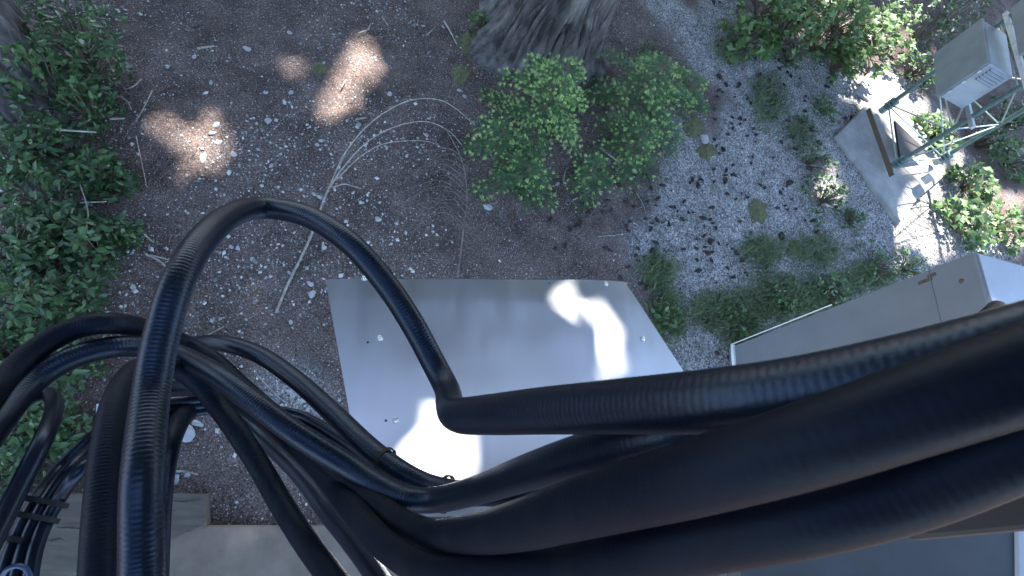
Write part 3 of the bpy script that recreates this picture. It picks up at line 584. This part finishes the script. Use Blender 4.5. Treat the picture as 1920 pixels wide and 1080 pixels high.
for (px, py, r, h, lab) in [(1740, 55, 60, .8, 'dark shrub in the shade between lobed bushes and louvred box'), (1715, 130, 42, .5, 'dark low shrub left of the louvred box'), (1850, 265, 50, .6, 'dark shrub behind the tower braces at the right'), (1790, 30, 60, .9, 'dark shrub at the top behind the louvred box'), (1905, 220, 46, .6, 'dark shrub at the right edge below the boxes')]:
    shrub('shaded_shrub', px, py, r, h, int(26 + r * .5), 7, .075, lab, 'dark shrubs behind the tower')
MS = [(1400, 70, 60, .55, 'pale lobed-leaf bush nearest the large trunk'), (1470, 62, 62, .8, 'lobed-leaf bush at the top, second from the trunk'), (1545, 72, 66, .9, 'lobed-leaf bush at the top with sunny leaves'), (1610, 90, 60, .9, 'lobed-leaf bush over the sunlit gravel edge'), (1655, 62, 52, .9, 'lobed-leaf bush nearest the louvred box'), (1435, 28, 55, .7, 'lobed-leaf bush cut by the top edge nearest the trunk'), (1510, 24, 60, .8, 'lobed-leaf bush at the middle of the top edge band'), (1585, 34, 60, .9, 'lobed-leaf bush behind the sunny-leaved one'), (1570, 125, 36, .45, 'low lobed-leaf plant drooping onto the gravel'), (1900, 70, 40, .7, 'sunlit bush in the top right corner behind the boxes'), (1755, 255, 42, .4, 'sunlit leafy plant under the tower braces'), (1820, 345, 46, .45, 'sunlit leafy plant right of the tower legs'), (1800, 420, 60, .4, 'blown-out sunny plant behind the tall cabinet'), (1880, 420, 60, .5, 'bright leafy plant at the right edge above the cabinet'), (1900, 300, 40, .45, 'leafy plant in dark shade at the right edge')]
for k, (px, py, r, h, lab) in enumerate(MS):
    shrub('lobed_leaf_bush', px, py, r, h, int(20 + r * .42), 6, .115, lab, 'lobed-leaf bushes on the right', m=mt_leaf3, tmpl=MP, cat='bush', big=26, width=1.1)
WS = [(1545, 205, 26, .2, 'tiny weed on gravel left of the concrete pad'), (1525, 300, 42, .3, 'leafy weed on gravel, upper of the tall pair'), (1550, 372, 46, .3, 'leafy weed on gravel, lower of the tall pair'), (1600, 410, 26, .2, 'small weed beside the lower tip of the pad'), (1650, 495, 46, .3, 'leafy weed against the cabinet edge'), (1705, 500, 40, .3, 'leafy weed in the corner by the cabinet top'), (1560, 545, 46, .22, 'broad-leaved weed among the grass'), (1470, 560, 34, .16, 'low weed in the grass patch'), (1395, 610, 30, .14, 'low weed near the cabinet foot'), (1255, 600, 28, .12, 'low weed by the right edge of the sheet'), (1480, 110, 30, .2, 'small weed under the top bushes'), (905, 50, 26, .25, 'small green sprig left of the large trunk')]
for (px, py, r, h, lab) in WS:
    shrub('leafy_weed', px, py, r, h, int(10 + r * .5), 6, .06, lab, 'leafy weeds in the yard', m=mt_leaf2, cat='weed', width=1.15)

# young conifers with pale new tips
tv = [[0, .003, 0], [0, -.003, 0], [1, 0, 0]]; tf = [[0, 1, 2]]
for k in range(13):
    x = .06 + .9 * k / 13; l = .20 * (1 - .45 * x)
    for s in (-1, 1):
        i0 = len(tv); tv += [[x, 0, 0], [x + .05, 0, 0], [x + .15, s * l, .04 * ((k % 3) - 1)]]; tf.append([i0, i0 + 1, i0 + 2])
TWT = (np.array(tv), np.array(tf))
tv = []; tf = []
for k in range(9):
    a = k * 2 * math.pi / 9; i0 = len(tv); c, s = math.cos(a), math.sin(a); tv += [[-.1, -.12 * s, .12 * c], [.1, .16 * -s + .1 * c, .16 * c + .1 * s], [1 - .25 * (k % 2), .52 * c, .52 * s], [.5, .34 * c + .18 * -s, .34 * s + .18 * c]]; tf += [[i0, i0 + 1, i0 + 3], [i0, i0 + 3, i0 + 2]]
TIP = (np.array(tv), np.array(tf))
def sapling(px, py, rpx, height, nbr, tipfrac, label, zc=.45, elong=(1, 1)):
    c = P(px, py, height * zc); ppm = F / (-(RM.T @ (c - CC))[2]); rad = rpx / ppm; base = np.array([c[0], c[1], gh(c[0], c[1]) - .02])
    root = empty('young_conifer', label, 'young conifer', 'young conifers at the foot of the large tree', loc=base)
    mb = MB(); mb.tube([(0, 0, 0), (.01, .02, height * .5), (0, 0, height)], np.array([.016, .011, .004]), 7)
    tp, td, tl, tn = [], [], [], []; ep, ed = [], []
    for k in range(nbr):
        u = (k + .5) / nbr; z = height * (.12 + .86 * u); L_ = rad * (1.05 - .85 * u ** 1.3) * (.4 + .8 * rng.random()); a = k * 2.39996 + rng.normal(0, .3)
        d = np.array([math.cos(a) * elong[0], math.sin(a) * elong[1], .10 - .1 * (1 - u)]); s = np.array([-math.sin(a), math.cos(a), 0])
        pts = np.array([np.array([0, 0, z]) + d * L_ * q - up * (.34 * L_ * q * q) for q in np.linspace(0, 1, 6)])
        mb.tube(pts, np.linspace(.006, .002, 6), 5)
        for q in np.arange(.12, 1.0, .05 / max(L_, .1)):
            p = np.array([0, 0, z]) + d * L_ * q - up * (.34 * L_ * q * q); sl_ = (.34 * L_ * (1.05 - q) + .05) * (.7 + .5 * rng.random())
            for sd in (-1, 1):
                dv = nrm(d * .75 + s * sd * .8 - up * .12 + rng.standard_normal(3) * .12)
                nn = max(1, int(sl_ / .075))
                for w_ in range(nn):
                    o = p + dv * (w_ * .07); tp.append(o); td.append(dv); tl.append(.105)
                    for s2 in ((-1, 1) if w_ < nn - 1 or nn == 1 else (0,)):
                        if s2: d2 = nrm(dv + np.cross(up, dv) * s2 * .9 + rng.standard_normal(3) * .15); tp.append(o + dv * .04); td.append(d2); tl.append(.07 + .03 * rng.random()); ep.append(o + dv * .04 + d2 * .075); ed.append(d2)
                ep.append(p + dv * (nn * .07 + .03)); ed.append(dv)
        ep.append(pts[-1]); ed.append(d)
    mb.build('stem', mt_stem, root)
    tp, td, tl = np.array(tp), np.array(td), np.array(tl); n = len(tp); zn = np.array([0, 0, 1.]) + .3 * rng.standard_normal((n, 3))
    rn = np.clip(.15 + .55 * rng.random(n) + .3 * tp[:, 2] / height * rng.random(n), 0, 1)
    link('needles', scatter_mesh('needles', *TWT, tp, basis(td, zn), np.stack([tl * 1.1] * 3, -1), rn), mt_needle, root, kind='stuff')
    ep, ed = np.array(ep), np.array(ed); k = rng.random(len(ep)) < tipfrac; ep, ed = ep[k], ed[k]; n = len(ep); sz = .040 * (.5 + .8 * rng.random(n))
    link('new_tips', scatter_mesh('new_tips', *TIP, ep, basis(ed + .25 * rng.standard_normal((n, 3)), np.array([0, 0, 1.]) + .3 * rng.standard_normal((n, 3))), np.stack([sz] * 3, -1), rng.random(n)), mt_tip, root, kind='stuff')
sapling(1026, 192, 132, 1.05, 19, .85, 'young conifer with bright lime tips before the large trunk')
sapling(1212, 168, 146, .8, 19, .45, 'darker young conifer right of the large trunk')
sapling(1190, 268, 105, .5, 14, .4, 'low young conifer below the darker one')
sapling(935, 262, 82, .4, 12, .5, 'small young conifer at the left foot of the lime-tipped one')
sapling(985, 325, 100, .35, 11, .42, 'sparse low conifer nearest the fallen grey branches')
sapling(1110, 325, 66, .35, 10, .32, 'small low conifer beside the short pale log')
sapling(1290, 165, 85, .4, 11, .22, 'small conifer spreading onto the gravel')

# grass
GR = [(1350, 585, 75, 45), (1450, 560, 70, 60), (1540, 560, 80, 50), (1620, 520, 60, 35), (1250, 590, 35, 60), (1430, 470, 50, 40), (1400, 640, 50, 30), (1230, 510, 40, 40), (1440, 190, 40, 60), (1370, 90, 40, 40), (1530, 470, 60, 40), (1500, 250, 30, 40), (1210, 120, 30, 40)]
gp = []
for (px, py, rx, ry) in GR:
    n = int(rx * ry * .5); a = rng.random(n) * 2 * math.pi; q = np.sqrt(rng.random(n)) * (.5 + .7 * rng.random(n))
    gp += [P(px + rx * q_ * math.cos(a_), py + ry * q_ * math.sin(a_)) for a_, q_ in zip(a, q)]
gp = np.array(gp); gp[:, 2] = gh(gp[:, 0], gp[:, 1]); n = len(gp)
BL = (np.array([[0, -.05, 0], [0, .05, 0], [.55, .035, .12], [.55, -.035, .12], [1, 0, -.05]]), np.array([[0, 1, 2], [0, 2, 3], [3, 2, 4]]))
la = rng.random(n) * 2 * math.pi; el = rng.uniform(.15, 1.2, n); d = np.stack([np.cos(la) * np.cos(el), np.sin(la) * np.cos(el), np.sin(el)], -1); sz = rng.uniform(.04, .13, n)
link('grass', scatter_mesh('grass', *BL, gp, basis(d, np.tile([0, 0, 1.], (n, 1)) + .3 * rng.standard_normal((n, 3))), np.stack([sz, sz * .8, sz], -1), rng.random(n)), mt_grass, kind='stuff', label='thin grass and ground cover over the gravel', cat='grass')

# ------------------------------------------------------------------ stones, cones, litter
def rockmesh(name, seed, flat=.6, sub=2):
    import bmesh
    bm = bmesh.new(); bmesh.ops.create_icosphere(bm, subdivisions=sub, radius=1); r = np.random.default_rng(seed); K = r.standard_normal((11, 3)); K /= np.linalg.norm(K, axis=1, keepdims=True); off = r.uniform(.45, .85, 11)
    for v in bm.verts:
        p = np.array(v.co); 
        for k, o in zip(K, off):
            e = p.dot(k) - o
            if e > 0: p = p - k * e * .9
        p = p * (1 + .06 * r.standard_normal()); v.co = (p[0], p[1] * .8, p[2] * flat)
    me = bpy.data.meshes.new(name); bm.to_mesh(me); bm.free(); me.materials.append(mt_rock); return me
RK = [rockmesh('stone', s) for s in range(6)]
ROCKS = [(585, 553, 13, 'largest pale stone left of the metal sheet'), (503, 225, 10, 'pale angular stone left of the upper sunspot'), (438, 288, 9, 'tan stone at the edge of the sunlit patch'), (381, 296, 12, 'long sunlit stone in the bright patch'), (405, 233, 10, 'white sunlit stone at the top of the bright patch'), (400, 250, 9, 'sunlit stone in the middle of the bright patch'), (410, 268, 8, 'small sunlit stone right of the long one'), (345, 812, 27, 'large flat white stone under the arching cables'), (371, 795, 10, 'small pale stone touching the large flat one'), (731, 175, 8, 'lone white stone above the fallen branch arc'), (673, 233, 9, 'pale stone beside the arcs of the fallen branch'), (764, 289, 7, 'white stone inside the fallen branch arc'), (709, 410, 9, 'stone near the top of the sheet'), (915, 385, 14, 'grey half-buried stone right of the standing stick'), (862, 168, 7, 'tan stone by the mossy soil'), (872, 181, 7, 'white stone by the mossy soil'), (248, 536, 9, 'white stone at the foot of the left shrubs'), (433, 461, 7, 'left of two stones under the tall cable loop'), (445, 463, 8, 'right of two stones under the tall cable loop'), (473, 485, 8, 'white stone in the middle of the tall cable loop'), (582, 533, 8, 'stone just above the largest stone'), (543, 512, 6, 'stone beside the pale stick'), (545, 605, 6, 'small white stone below the pale stick'), (412, 598, 6, 'white stone above the crossing cables'), (608, 465, 9, 'bluish stone near the left corner of the sheet'), (525, 287, 6, 'stone in the open soil, near the lone white one'), (602, 262, 6, 'stone left of the fallen branch fork'), (600, 370, 8, 'stone at the fork of the fallen branch'), (545, 170, 7, 'stone on bare soil left of the bright sunspot'), (395, 152, 7, 'stone near the dark hollow'), (312, 120, 7, 'stone at the upper left of the bare soil'), (362, 102, 8, 'stone below the short pale stick'), (463, 88, 9, 'pale stone in the upper soil'), (542, 58, 7, 'white stone at the top of the bare soil'), (508, 308, 6, 'small stone left of the open centre'), (590, 365, 7, 'stone under the branch stem'), (800, 250, 8, 'pale stone at the end of the middle arc'), (1045, 345, 7, 'pale stone in the shade of the low conifers'), (1500, 215, 8, 'white stone on the upper gravel'), (1320, 260, 16, 'pale stone in the moss patch on gravel'), (1378, 330, 8, 'white stone on the gravel centre'), (1247, 420, 7, 'white stone on the left of the gravel'), (330, 900, 14, 'pale stone by the corner of the block'), (352, 890, 9, 'small stone by the corner of the block'), (160, 920, 10, 'stone at the back edge of the weathered block')]
for k, (px, py, r, lab) in enumerate(ROCKS):
    z = .012; p = P(px, py, z); s = .82 * r / (F / (-(RM.T @ (p - CC))[2])); me = RK[k % 6]
    o = link('stone', me, None, label=lab, cat='stone', group='loose stones on the soil'); o.location = (p[0], p[1], gh(p[0], p[1]) + s * .12); o.rotation_euler = (rng.normal(0, .15), rng.normal(0, .15), rng.random() * 6.3); e = 1.45 if 'long' in lab or 'large flat' in lab else rng.uniform(.95, 1.2)
    o.scale = (s * e, s * rng.uniform(.85, 1.1), s * .75)
# pebbles as one mass
import bmesh as _b
def ico(sub, seed):
    bm = _b.new(); _b.ops.create_icosphere(bm, subdivisions=sub, radius=1); r = np.random.default_rng(seed); v = np.array([x.co for x in bm.verts]) * (1 + .16 * r.standard_normal((len(bm.verts), 1))); f = np.array([[x.index for x in q.verts] for q in bm.faces]); bm.free(); return v, f
IC = ico(1, 3); OCT = (np.array([[1, 0, 0], [0, 1, 0], [-1, .1, 0], [.1, -1, 0], [.15, .1, .9], [0, 0, -.6]]), np.array([[0, 1, 4], [1, 2, 4], [2, 3, 4], [3, 0, 4], [1, 0, 5], [2, 1, 5], [3, 2, 5], [0, 3, 5]]))
def visible(n, zone=(-4.2, 13, -1.6, 10.4)):
    x = rng.uniform(zone[0], zone[1], n); y = rng.uniform(zone[2], zone[3], n); u, v = proj(np.stack([x, y, 0 * x], -1))
    k = (u > -160) & (u < 2080) & (v > -120) & (v < 1160); return x[k], y[k], u[k], v[k]
x, y, u, v = visible(150000); g = gravel_mask(x, y); clus = vn(x, y, .55, 40) * .6 + vn(x, y, .2, 44) * .4
k = (~g) & (rng.random(len(x)) < np.clip((clus - .33) * 2.1, 0.02, 1) * np.where(u > 820, .4, 1) + .8 * np.exp(-((u - 480) / 90) ** 2 - ((v - 520) / 100) ** 2) + .5 * np.exp(-((u - 470) / 110) ** 2 - ((v - 300) / 110) ** 2)) & (u < 1330)
x, y = x[k], y[k]; n = len(x); s = .0050 * np.exp(rng.normal(.1, .55, n)); s = np.clip(s, .003, .022)
link('pebbles', scatter_mesh('pebbles', *OCT, np.stack([x, y, gh(x, y) + s * .25], -1), rotrand(n, .5), np.stack([s * rng.uniform(.9, 1.6, n), s, s * .75], -1), rng.random(n) ** .8), mt_peb, kind='stuff', label='scatter of small pale pebbles on brown soil', cat='pebbles'); print('pebbles', n)
x, y, u, v = visible(420000); g = gravel_mask(x, y); k = g & (rng.random(len(x)) < .75); x, y = x[k], y[k]; n = len(x); s = .0055 * np.exp(rng.normal(0, .38, n))
link('gravel', scatter_mesh('gravel', *OCT, np.stack([x, y, gh(x, y) + s * .2], -1), rotrand(n, .6), np.stack([s * rng.uniform(.9, 1.6, n), s, s * .8], -1), rng.random(n)), mt_grav, kind='stuff', label='crushed pale gravel covering the right half of the yard', cat='gravel'); print('gravel', n)
x, y, u, v = visible(130000, (-3.6, 4.6, -1.2, 6.5)); g = gravel_mask(x, y); k = (~g) & (rng.random(len(x)) < .25 + .75 * vn(x, y, .3, 71) ** 1.5); x, y = x[k], y[k]; n = len(x); s = .0028 * np.exp(rng.normal(0, .35, n))
link('grit', scatter_mesh('grit', *OCT, np.stack([x, y, gh(x, y) + s * .4], -1), rotrand(n, .6), np.stack([s * 1.4, s, s], -1), rng.random(n) ** .9), mt_peb, kind='stuff', label='fine pale grit sprinkled over the brown soil', cat='grit'); print('grit', n)
# needle and bark litter
x, y, u, v = visible(150000); k = (rng.random(len(x)) < np.where(gravel_mask(x, y), .55, .8)); x, y = x[k], y[k]; n = len(x)
NE = (np.array([[0, -.04, 0], [0, .04, 0], [1, .03, .02], [1, -.03, .02], [.5, 0, .07]]), np.array([[0, 1, 4], [1, 2, 4], [2, 3, 4], [3, 0, 4]])); s = .018 * np.exp(rng.normal(0, .5, n))
link('litter', scatter_mesh('litter', *NE, np.stack([x, y, gh(x, y) + .003], -1), rotrand(n, .25), np.stack([s, s * 1.2, s], -1), rng.random(n) ** 1.5), mt_litter, kind='stuff', label='needle and twig litter over the soil', cat='litter')
# cones
cv = []; cf = []; seg, rg = 8, 7
for k in range(rg + 1):
    t = k / rg; r = .27 * math.sin(math.pi * (t * .92 + .04)) ** .6 * (1 + .16 * (-1) ** k)
    for j in range(seg): a = (j + .5 * (k % 2)) * 2 * math.pi / seg; cv.append([t - .5, r * math.cos(a) * (1 + .12 * (-1) ** j), r * math.sin(a)])
for k in range(rg):
    for j in range(seg): cf.append([k * seg + j, k * seg + (j + 1) % seg, (k + 1) * seg + (j + 1) % seg, (k + 1) * seg + j])
CM = mesh_np('cone', np.array(cv), [np.array(cf), np.array([[rg * seg + j for j in range(seg)], [seg - 1 - j for j in range(seg)]])]); CM.materials.append(mt_cone)
cx, cy, cu, cvv = visible(9000); dens = np.exp(-((cu - 1340) / 150) ** 2 - ((cvv - 330) / 190) ** 2) + .6 * np.exp(-((cu - 1180) / 110) ** 2 - ((cvv - 430) / 90) ** 2) + .25 * np.exp(-((cu - 1500) / 90) ** 2 - ((cvv - 280) / 130) ** 2) + .45 * np.exp(-((cu - 1300) / 60) ** 2 - ((cvv - 130) / 80) ** 2)
dens *= (.1 + 3.2 * vn(cx, cy, .3, 61) ** 3) * (proj(np.stack([cx, cy, 0 * cx], -1))[0] > 1030)
bad = (cu > 840) & (cu < 1330) & (cvv < 330)
idx = np.where((rng.random(len(cx)) < dens * 2.8) & ~bad)[0][:298]; print('cones', len(idx))
LM = [(1425, 393, 'the brightest moss cushion'), (1300, 238, 'the olive moss patch'), (1490, 462, 'the dull right-hand moss patch'), (1182, 524, "the metal sheet's top right corner"), (1290, 165, 'the conifer spreading onto gravel'), (1190, 268, 'the low young conifer'), (1525, 300, 'the upper tall weed'), (1545, 205, 'the tiny weed by the pad'), (1145, 290, 'the short pale log'), (1470, 560, 'the low weed in the grass'), (1350, 590, 'the grass beside the cabinet foot'), (1230, 510, 'the grass at the sheet corner'), (1400, 180, 'the grass left of the small weed'), (1325, 285, 'the brown moss patch'), (1215, 70, 'the darker young conifer'), (1330, 50, 'the top of the gravel strip'), (1400, 100, 'the bush nearest the trunk'), (1440, 190, 'the upper grass tuft'), (1480, 110, 'the weed under the top bushes'), (1378, 330, 'the white stone amid the gravel'), (1247, 420, 'the white stone at the gravel edge'), (1060, 520, "the sheet's top edge"), (1110, 400, 'the twigs below the low conifers')]
ORD = ['closest', 'second closest', 'third closest', 'fourth closest', 'fifth closest', 'sixth closest', 'seventh closest', 'eighth closest', 'ninth closest', 'tenth closest', 'eleventh closest', 'twelfth closest', 'thirteenth closest', 'fourteenth closest', 'fifteenth closest', 'sixteenth closest', 'seventeenth closest', 'eighteenth closest']
def cone_labels(pts):
    L_ = np.array([l[:2] for l in LM], float); d = np.hypot(pts[:, None, 0] - L_[None, :, 0], pts[:, None, 1] - L_[None, :, 1]); near_ = d.argmin(1); lab = [None] * len(pts); bins = {}
    for q in range(len(pts)):
        dx, dy = pts[q] - L_[near_[q]]; w_ = ('right of' if dx > 0 else 'left of') if abs(dx) > abs(dy) else ('below' if dy > 0 else 'above'); bins.setdefault((near_[q], w_), []).append(q)
    for (l, w_), qs in bins.items():
        for r, q in enumerate(sorted(qs, key=lambda q: d[q, l])): lab[q] = 'dark fallen cone, %s %s %s' % (ORD[r] if r < 18 else 'far', w_, LM[l][2])
    return lab
CL = cone_labels(np.stack([cu[idx], cvv[idx]], -1))
for k, lab in zip(idx, CL):
    o = link('fallen_cone', CM, None, label=lab, cat='cone', group='fallen conifer cones'); s = .058 * math.exp(rng.normal(0, .26))
    o.location = (cx[k], cy[k], gh(cx[k], cy[k]) + s * .22); o.rotation_euler = (rng.random() * 6, rng.normal(0, .2), rng.random() * 6.3); o.scale = (s, s * rng.uniform(.85, 1.15), s * .9)
# moss
def moss(px, py, rx, ry, lab, hgt=.014):
    c = P(px, py); n1, n2 = 14, 36; V = [[0, 0, hgt]]; ppm = F / (-(RM.T @ (c - CC))[2])
    e1_ = P(px + rx, py) - c; e2_ = P(px, py - ry) - c
    for i in range(1, n1 + 1):
        for j in range(n2):
            a = j * 2 * math.pi / n2; k = (.75 + .5 * vn(math.cos(a) * 1.6 + px, math.sin(a) * 1.6 + py, .6)); t = i / n1; p = (e1_ * math.cos(a) + e2_ * math.sin(a)) * t * k
            V.append([p[0], p[1], gh(c[0] + p[0], c[1] + p[1]) - gh(c[0], c[1]) + hgt * (1 - t ** 3) * (.6 + .8 * vn(p[0], p[1], .05, 3)) - .006 * (t == 1)])
    Fq = [np.array([[0, 1 + j, 1 + (j + 1) % n2] for j in range(n2)]), np.array([[1 + i * n2 + j, 1 + (i + 1) * n2 + j, 1 + (i + 1) * n2 + (j + 1) % n2, 1 + i * n2 + (j + 1) % n2] for i in range(n1 - 1) for j in range(n2)])]
    me = mesh_np('moss_patch', np.array(V), Fq, smooth=True); link('moss_patch', me, mt_moss, label=lab, cat='moss', group='moss patches', loc=(c[0], c[1], gh(c[0], c[1])))
for q in [(1425, 393, 20, 24, 'brightest moss cushion at the centre of the gravel'), (1300, 238, 22, 20, 'olive moss patch beside a pale stone'), (1325, 285, 18, 16, 'brown moss patch below the olive one'), (1490, 462, 18, 16, 'dull moss patch in the right gravel'), (880, 78, 24, 22, 'dark moss left of the large trunk'), (865, 140, 18, 18, 'dark moss by the roots of the large trunk'), (600, 125, 16, 12, 'dark moss left of the bright sunspot')]: moss(*q)

# ------------------------------------------------------------------ sticks and fallen branches
def stick(pts, r0, r1, z=None, mb=None):
    zz = z if z is not None else [.015] * len(pts); p = np.array([P(x, y, h) for (x, y), h in zip(pts, zz)]); p = spline(p, 6)
    p[:, 2] = np.maximum(p[:, 2], gh(p[:, 0], p[:, 1]) + r0 * .4); mb = mb or MB(); mb.tube(p, np.linspace(r0, r1, len(p)), 6); return mb
def branch(parts, label, m=mt_twig):
    e = empty('fallen_branch', label, 'branch')
    for k, (pts, r0, r1, z) in enumerate(parts): stick(pts, r0, r1, z).build('stem' if k == 0 else 'twig', m, e, smooth=True)
branch([([(518, 586), (540, 532), (580, 450), (606, 378), (620, 345)], .0115, .009, [.02, .03, .05, .08, .1]),
        ([(620, 345), (650, 282), (700, 226), (760, 191), (812, 185), (850, 200), (892, 236)], .0075, .003, [.1, .2, .28, .3, .26, .2, .1]),
        ([(618, 352), (645, 312), (690, 265), (745, 236), (800, 228), (842, 246), (866, 272)], .0075, .003, [.09, .16, .2, .22, .2, .15, .1]),
        ([(630, 338), (668, 300), (712, 272), (762, 264), (806, 266), (832, 279)], .006, .002, [.08, .12, .14, .14, .12, .1]),
        ([(622, 352), (645, 345), (664, 350), (678, 354)], .008, .003, [.08, .07, .05, .03]), ([(632, 335), (640, 305), (655, 285), (665, 270)], .004, .002, None)],
       'long pale fallen branch fanning into arcs above the sheet')
fan = [([(858, 520), (868, 440), (876, 365), (868, 305), (850, 266), (838, 245)], .010, .005, [.02, .06, .1, .14, .16, .15])]
for k in range(13):
    y0 = 300 + k * 11; x0 = 872 + 4 * math.sin(k); sx = rng.uniform(70, 130); fan.append(([(x0, y0), (x0 - sx * .4, y0 - 22 - k), (x0 - sx, y0 + rng.uniform(-14, 26))], .0042, .0014, [.1, .12, .04]))
branch(fan, 'dead twiggy branch standing against the middle of the sheet edge', mt_twigd)
SG = [([(52, 235), (110, 243), (180, 248)], .011, 'pale stick lying across the left shrubs', .35), ([(205, 223), (234, 222)], .012, 'short pale stick at the edge of the left shrubs', .05), ([(369, 91), (402, 86)], .012, 'short pale stick on the upper bare soil', .02), ([(225, 180), (240, 193), (246, 206)], .009, 'small curved stick near the left sunspot', .02), ([(1125, 276), (1163, 306)], .018, 'short pale log between the low conifers', .06), ([(265, 148), (250, 162), (232, 168)], .007, 'thin twig above the left sunspot', .02), ([(150, 380), (200, 378)], .007, 'thin stick in the left thicket', .2), ([(270, 475), (300, 490), (315, 506)], .009, 'forked pale stick left of the tall cable loop', .03), ([(282, 478), (328, 490)], .007, 'second prong of the forked stick by the cable loop', .03), ([(268, 438), (288, 455)], .008, 'short stick above the forked stick', .02), ([(255, 255), (275, 350)], .005, 'thin dark twig at the shrub margin', .03), ([(640, 165), (648, 150)], .008, 'tiny pale stick in the bright sunspot', .02), ([(717, 32), (728, 48)], .012, 'stub of pale wood at the top edge', .02), ([(690, 55), (695, 45)], .010, 'short upright chip of wood near the top', .02), ([(833, 40), (845, 60), (856, 82)], .012, 'pale stick left of the mossy roots', .03), ([(672, 62), (690, 56)], .008, 'curved chip of wood at the top soil', .02), ([(800, 66), (813, 54)], .010, 'chip of wood right of the top debris', .02), ([(667, 224), (688, 220)], .010, 'stick lying by the pale stone in the arc', .02), ([(310, 886), (345, 884), (372, 890)], .010, 'pale stick by the corner of the block', .02), ([(1190, 360), (1205, 385), (1212, 410)], .005, 'thin twig at the left gravel edge', .02), ([(1120, 445), (1180, 438)], .006, 'thin pale twig above the sheet corner', .02), ([(1075, 375), (1100, 362), (1112, 352)], .008, 'curved pale twig under the low conifer', .02), ([(1215, 130), (1235, 165)], .006, 'thin twig beside the darker conifer', .02), ([(345, 640), (380, 632), (420, 612)], .007, 'twig rising behind the crossing cables', .03), ([(480, 700), (520, 742), (545, 760)], .005, 'thin twig over the small gravel patch', .02), ([(550, 760), (575, 742)], .010, 'short root below the small gravel patch', .03), ([(285, 170), (268, 205), (255, 225)], .006, 'thin dead twig along the thicket', .05), ([(150, 345), (165, 400), (155, 450)], .005, 'dead stem in the left thicket', .25), ([(1500, 330), (1530, 345)], .006, 'thin pale twig under the tall weeds', .04), ([(1060, 320), (1056, 345)], .006, 'upright twig under the lime-tipped conifer', .1)]
for pts, r, lab, z in SG:
    stick(pts, r, r * .55, [z] * len(pts)).build('stick', mt_twig, smooth=True, label=lab, cat='stick', group='loose sticks')
# tangles of fine dead twigs
mbt = MB()
for (px, py, rx, ry, n) in [(215, 180, 60, 60, 46), (1110, 400, 100, 50, 40), (400, 600, 90, 40, 40), (740, 70, 70, 30, 26), (560, 640, 60, 40, 26), (400, 880, 70, 60, 34), (780, 360, 90, 50, 30), (560, 480, 120, 80, 24), (200, 300, 70, 90, 36), (1000, 460, 150, 40, 30), (450, 250, 200, 150, 50)]:
    for _ in range(n):
        x, y = px + rng.normal(0, .5) * rx, py + rng.normal(0, .5) * ry; a = rng.random() * 6.28; l = rng.uniform(10, 34); b = rng.normal(0, .5)
        stick([(x, y), (x + l * math.cos(a), y + l * math.sin(a)), (x + l * (math.cos(a) + math.cos(a + b)), y + l * (math.sin(a) + math.sin(a + b)))], rng.uniform(.0016, .0036), .001, [.012, rng.uniform(.015, .06), .012], mbt)
mbt.build('dead_twigs', mt_twigd, kind='stuff', label='tangles of fine dead twigs on the forest floor', cat='twigs')
# white board lying behind the cables
p0, p1 = P(189, 757, .04), P(187, 850, .04); dd = nrm(p1 - p0); mb = MB(); mb.box((p0 + p1) / 2, (p1 - p0) / 2, np.cross(up, dd) * .024, up * .012)
mb.build('white_board', mt_white, bevel=.003, label='narrow white board on the ground half hidden behind the upright cables', cat='board')
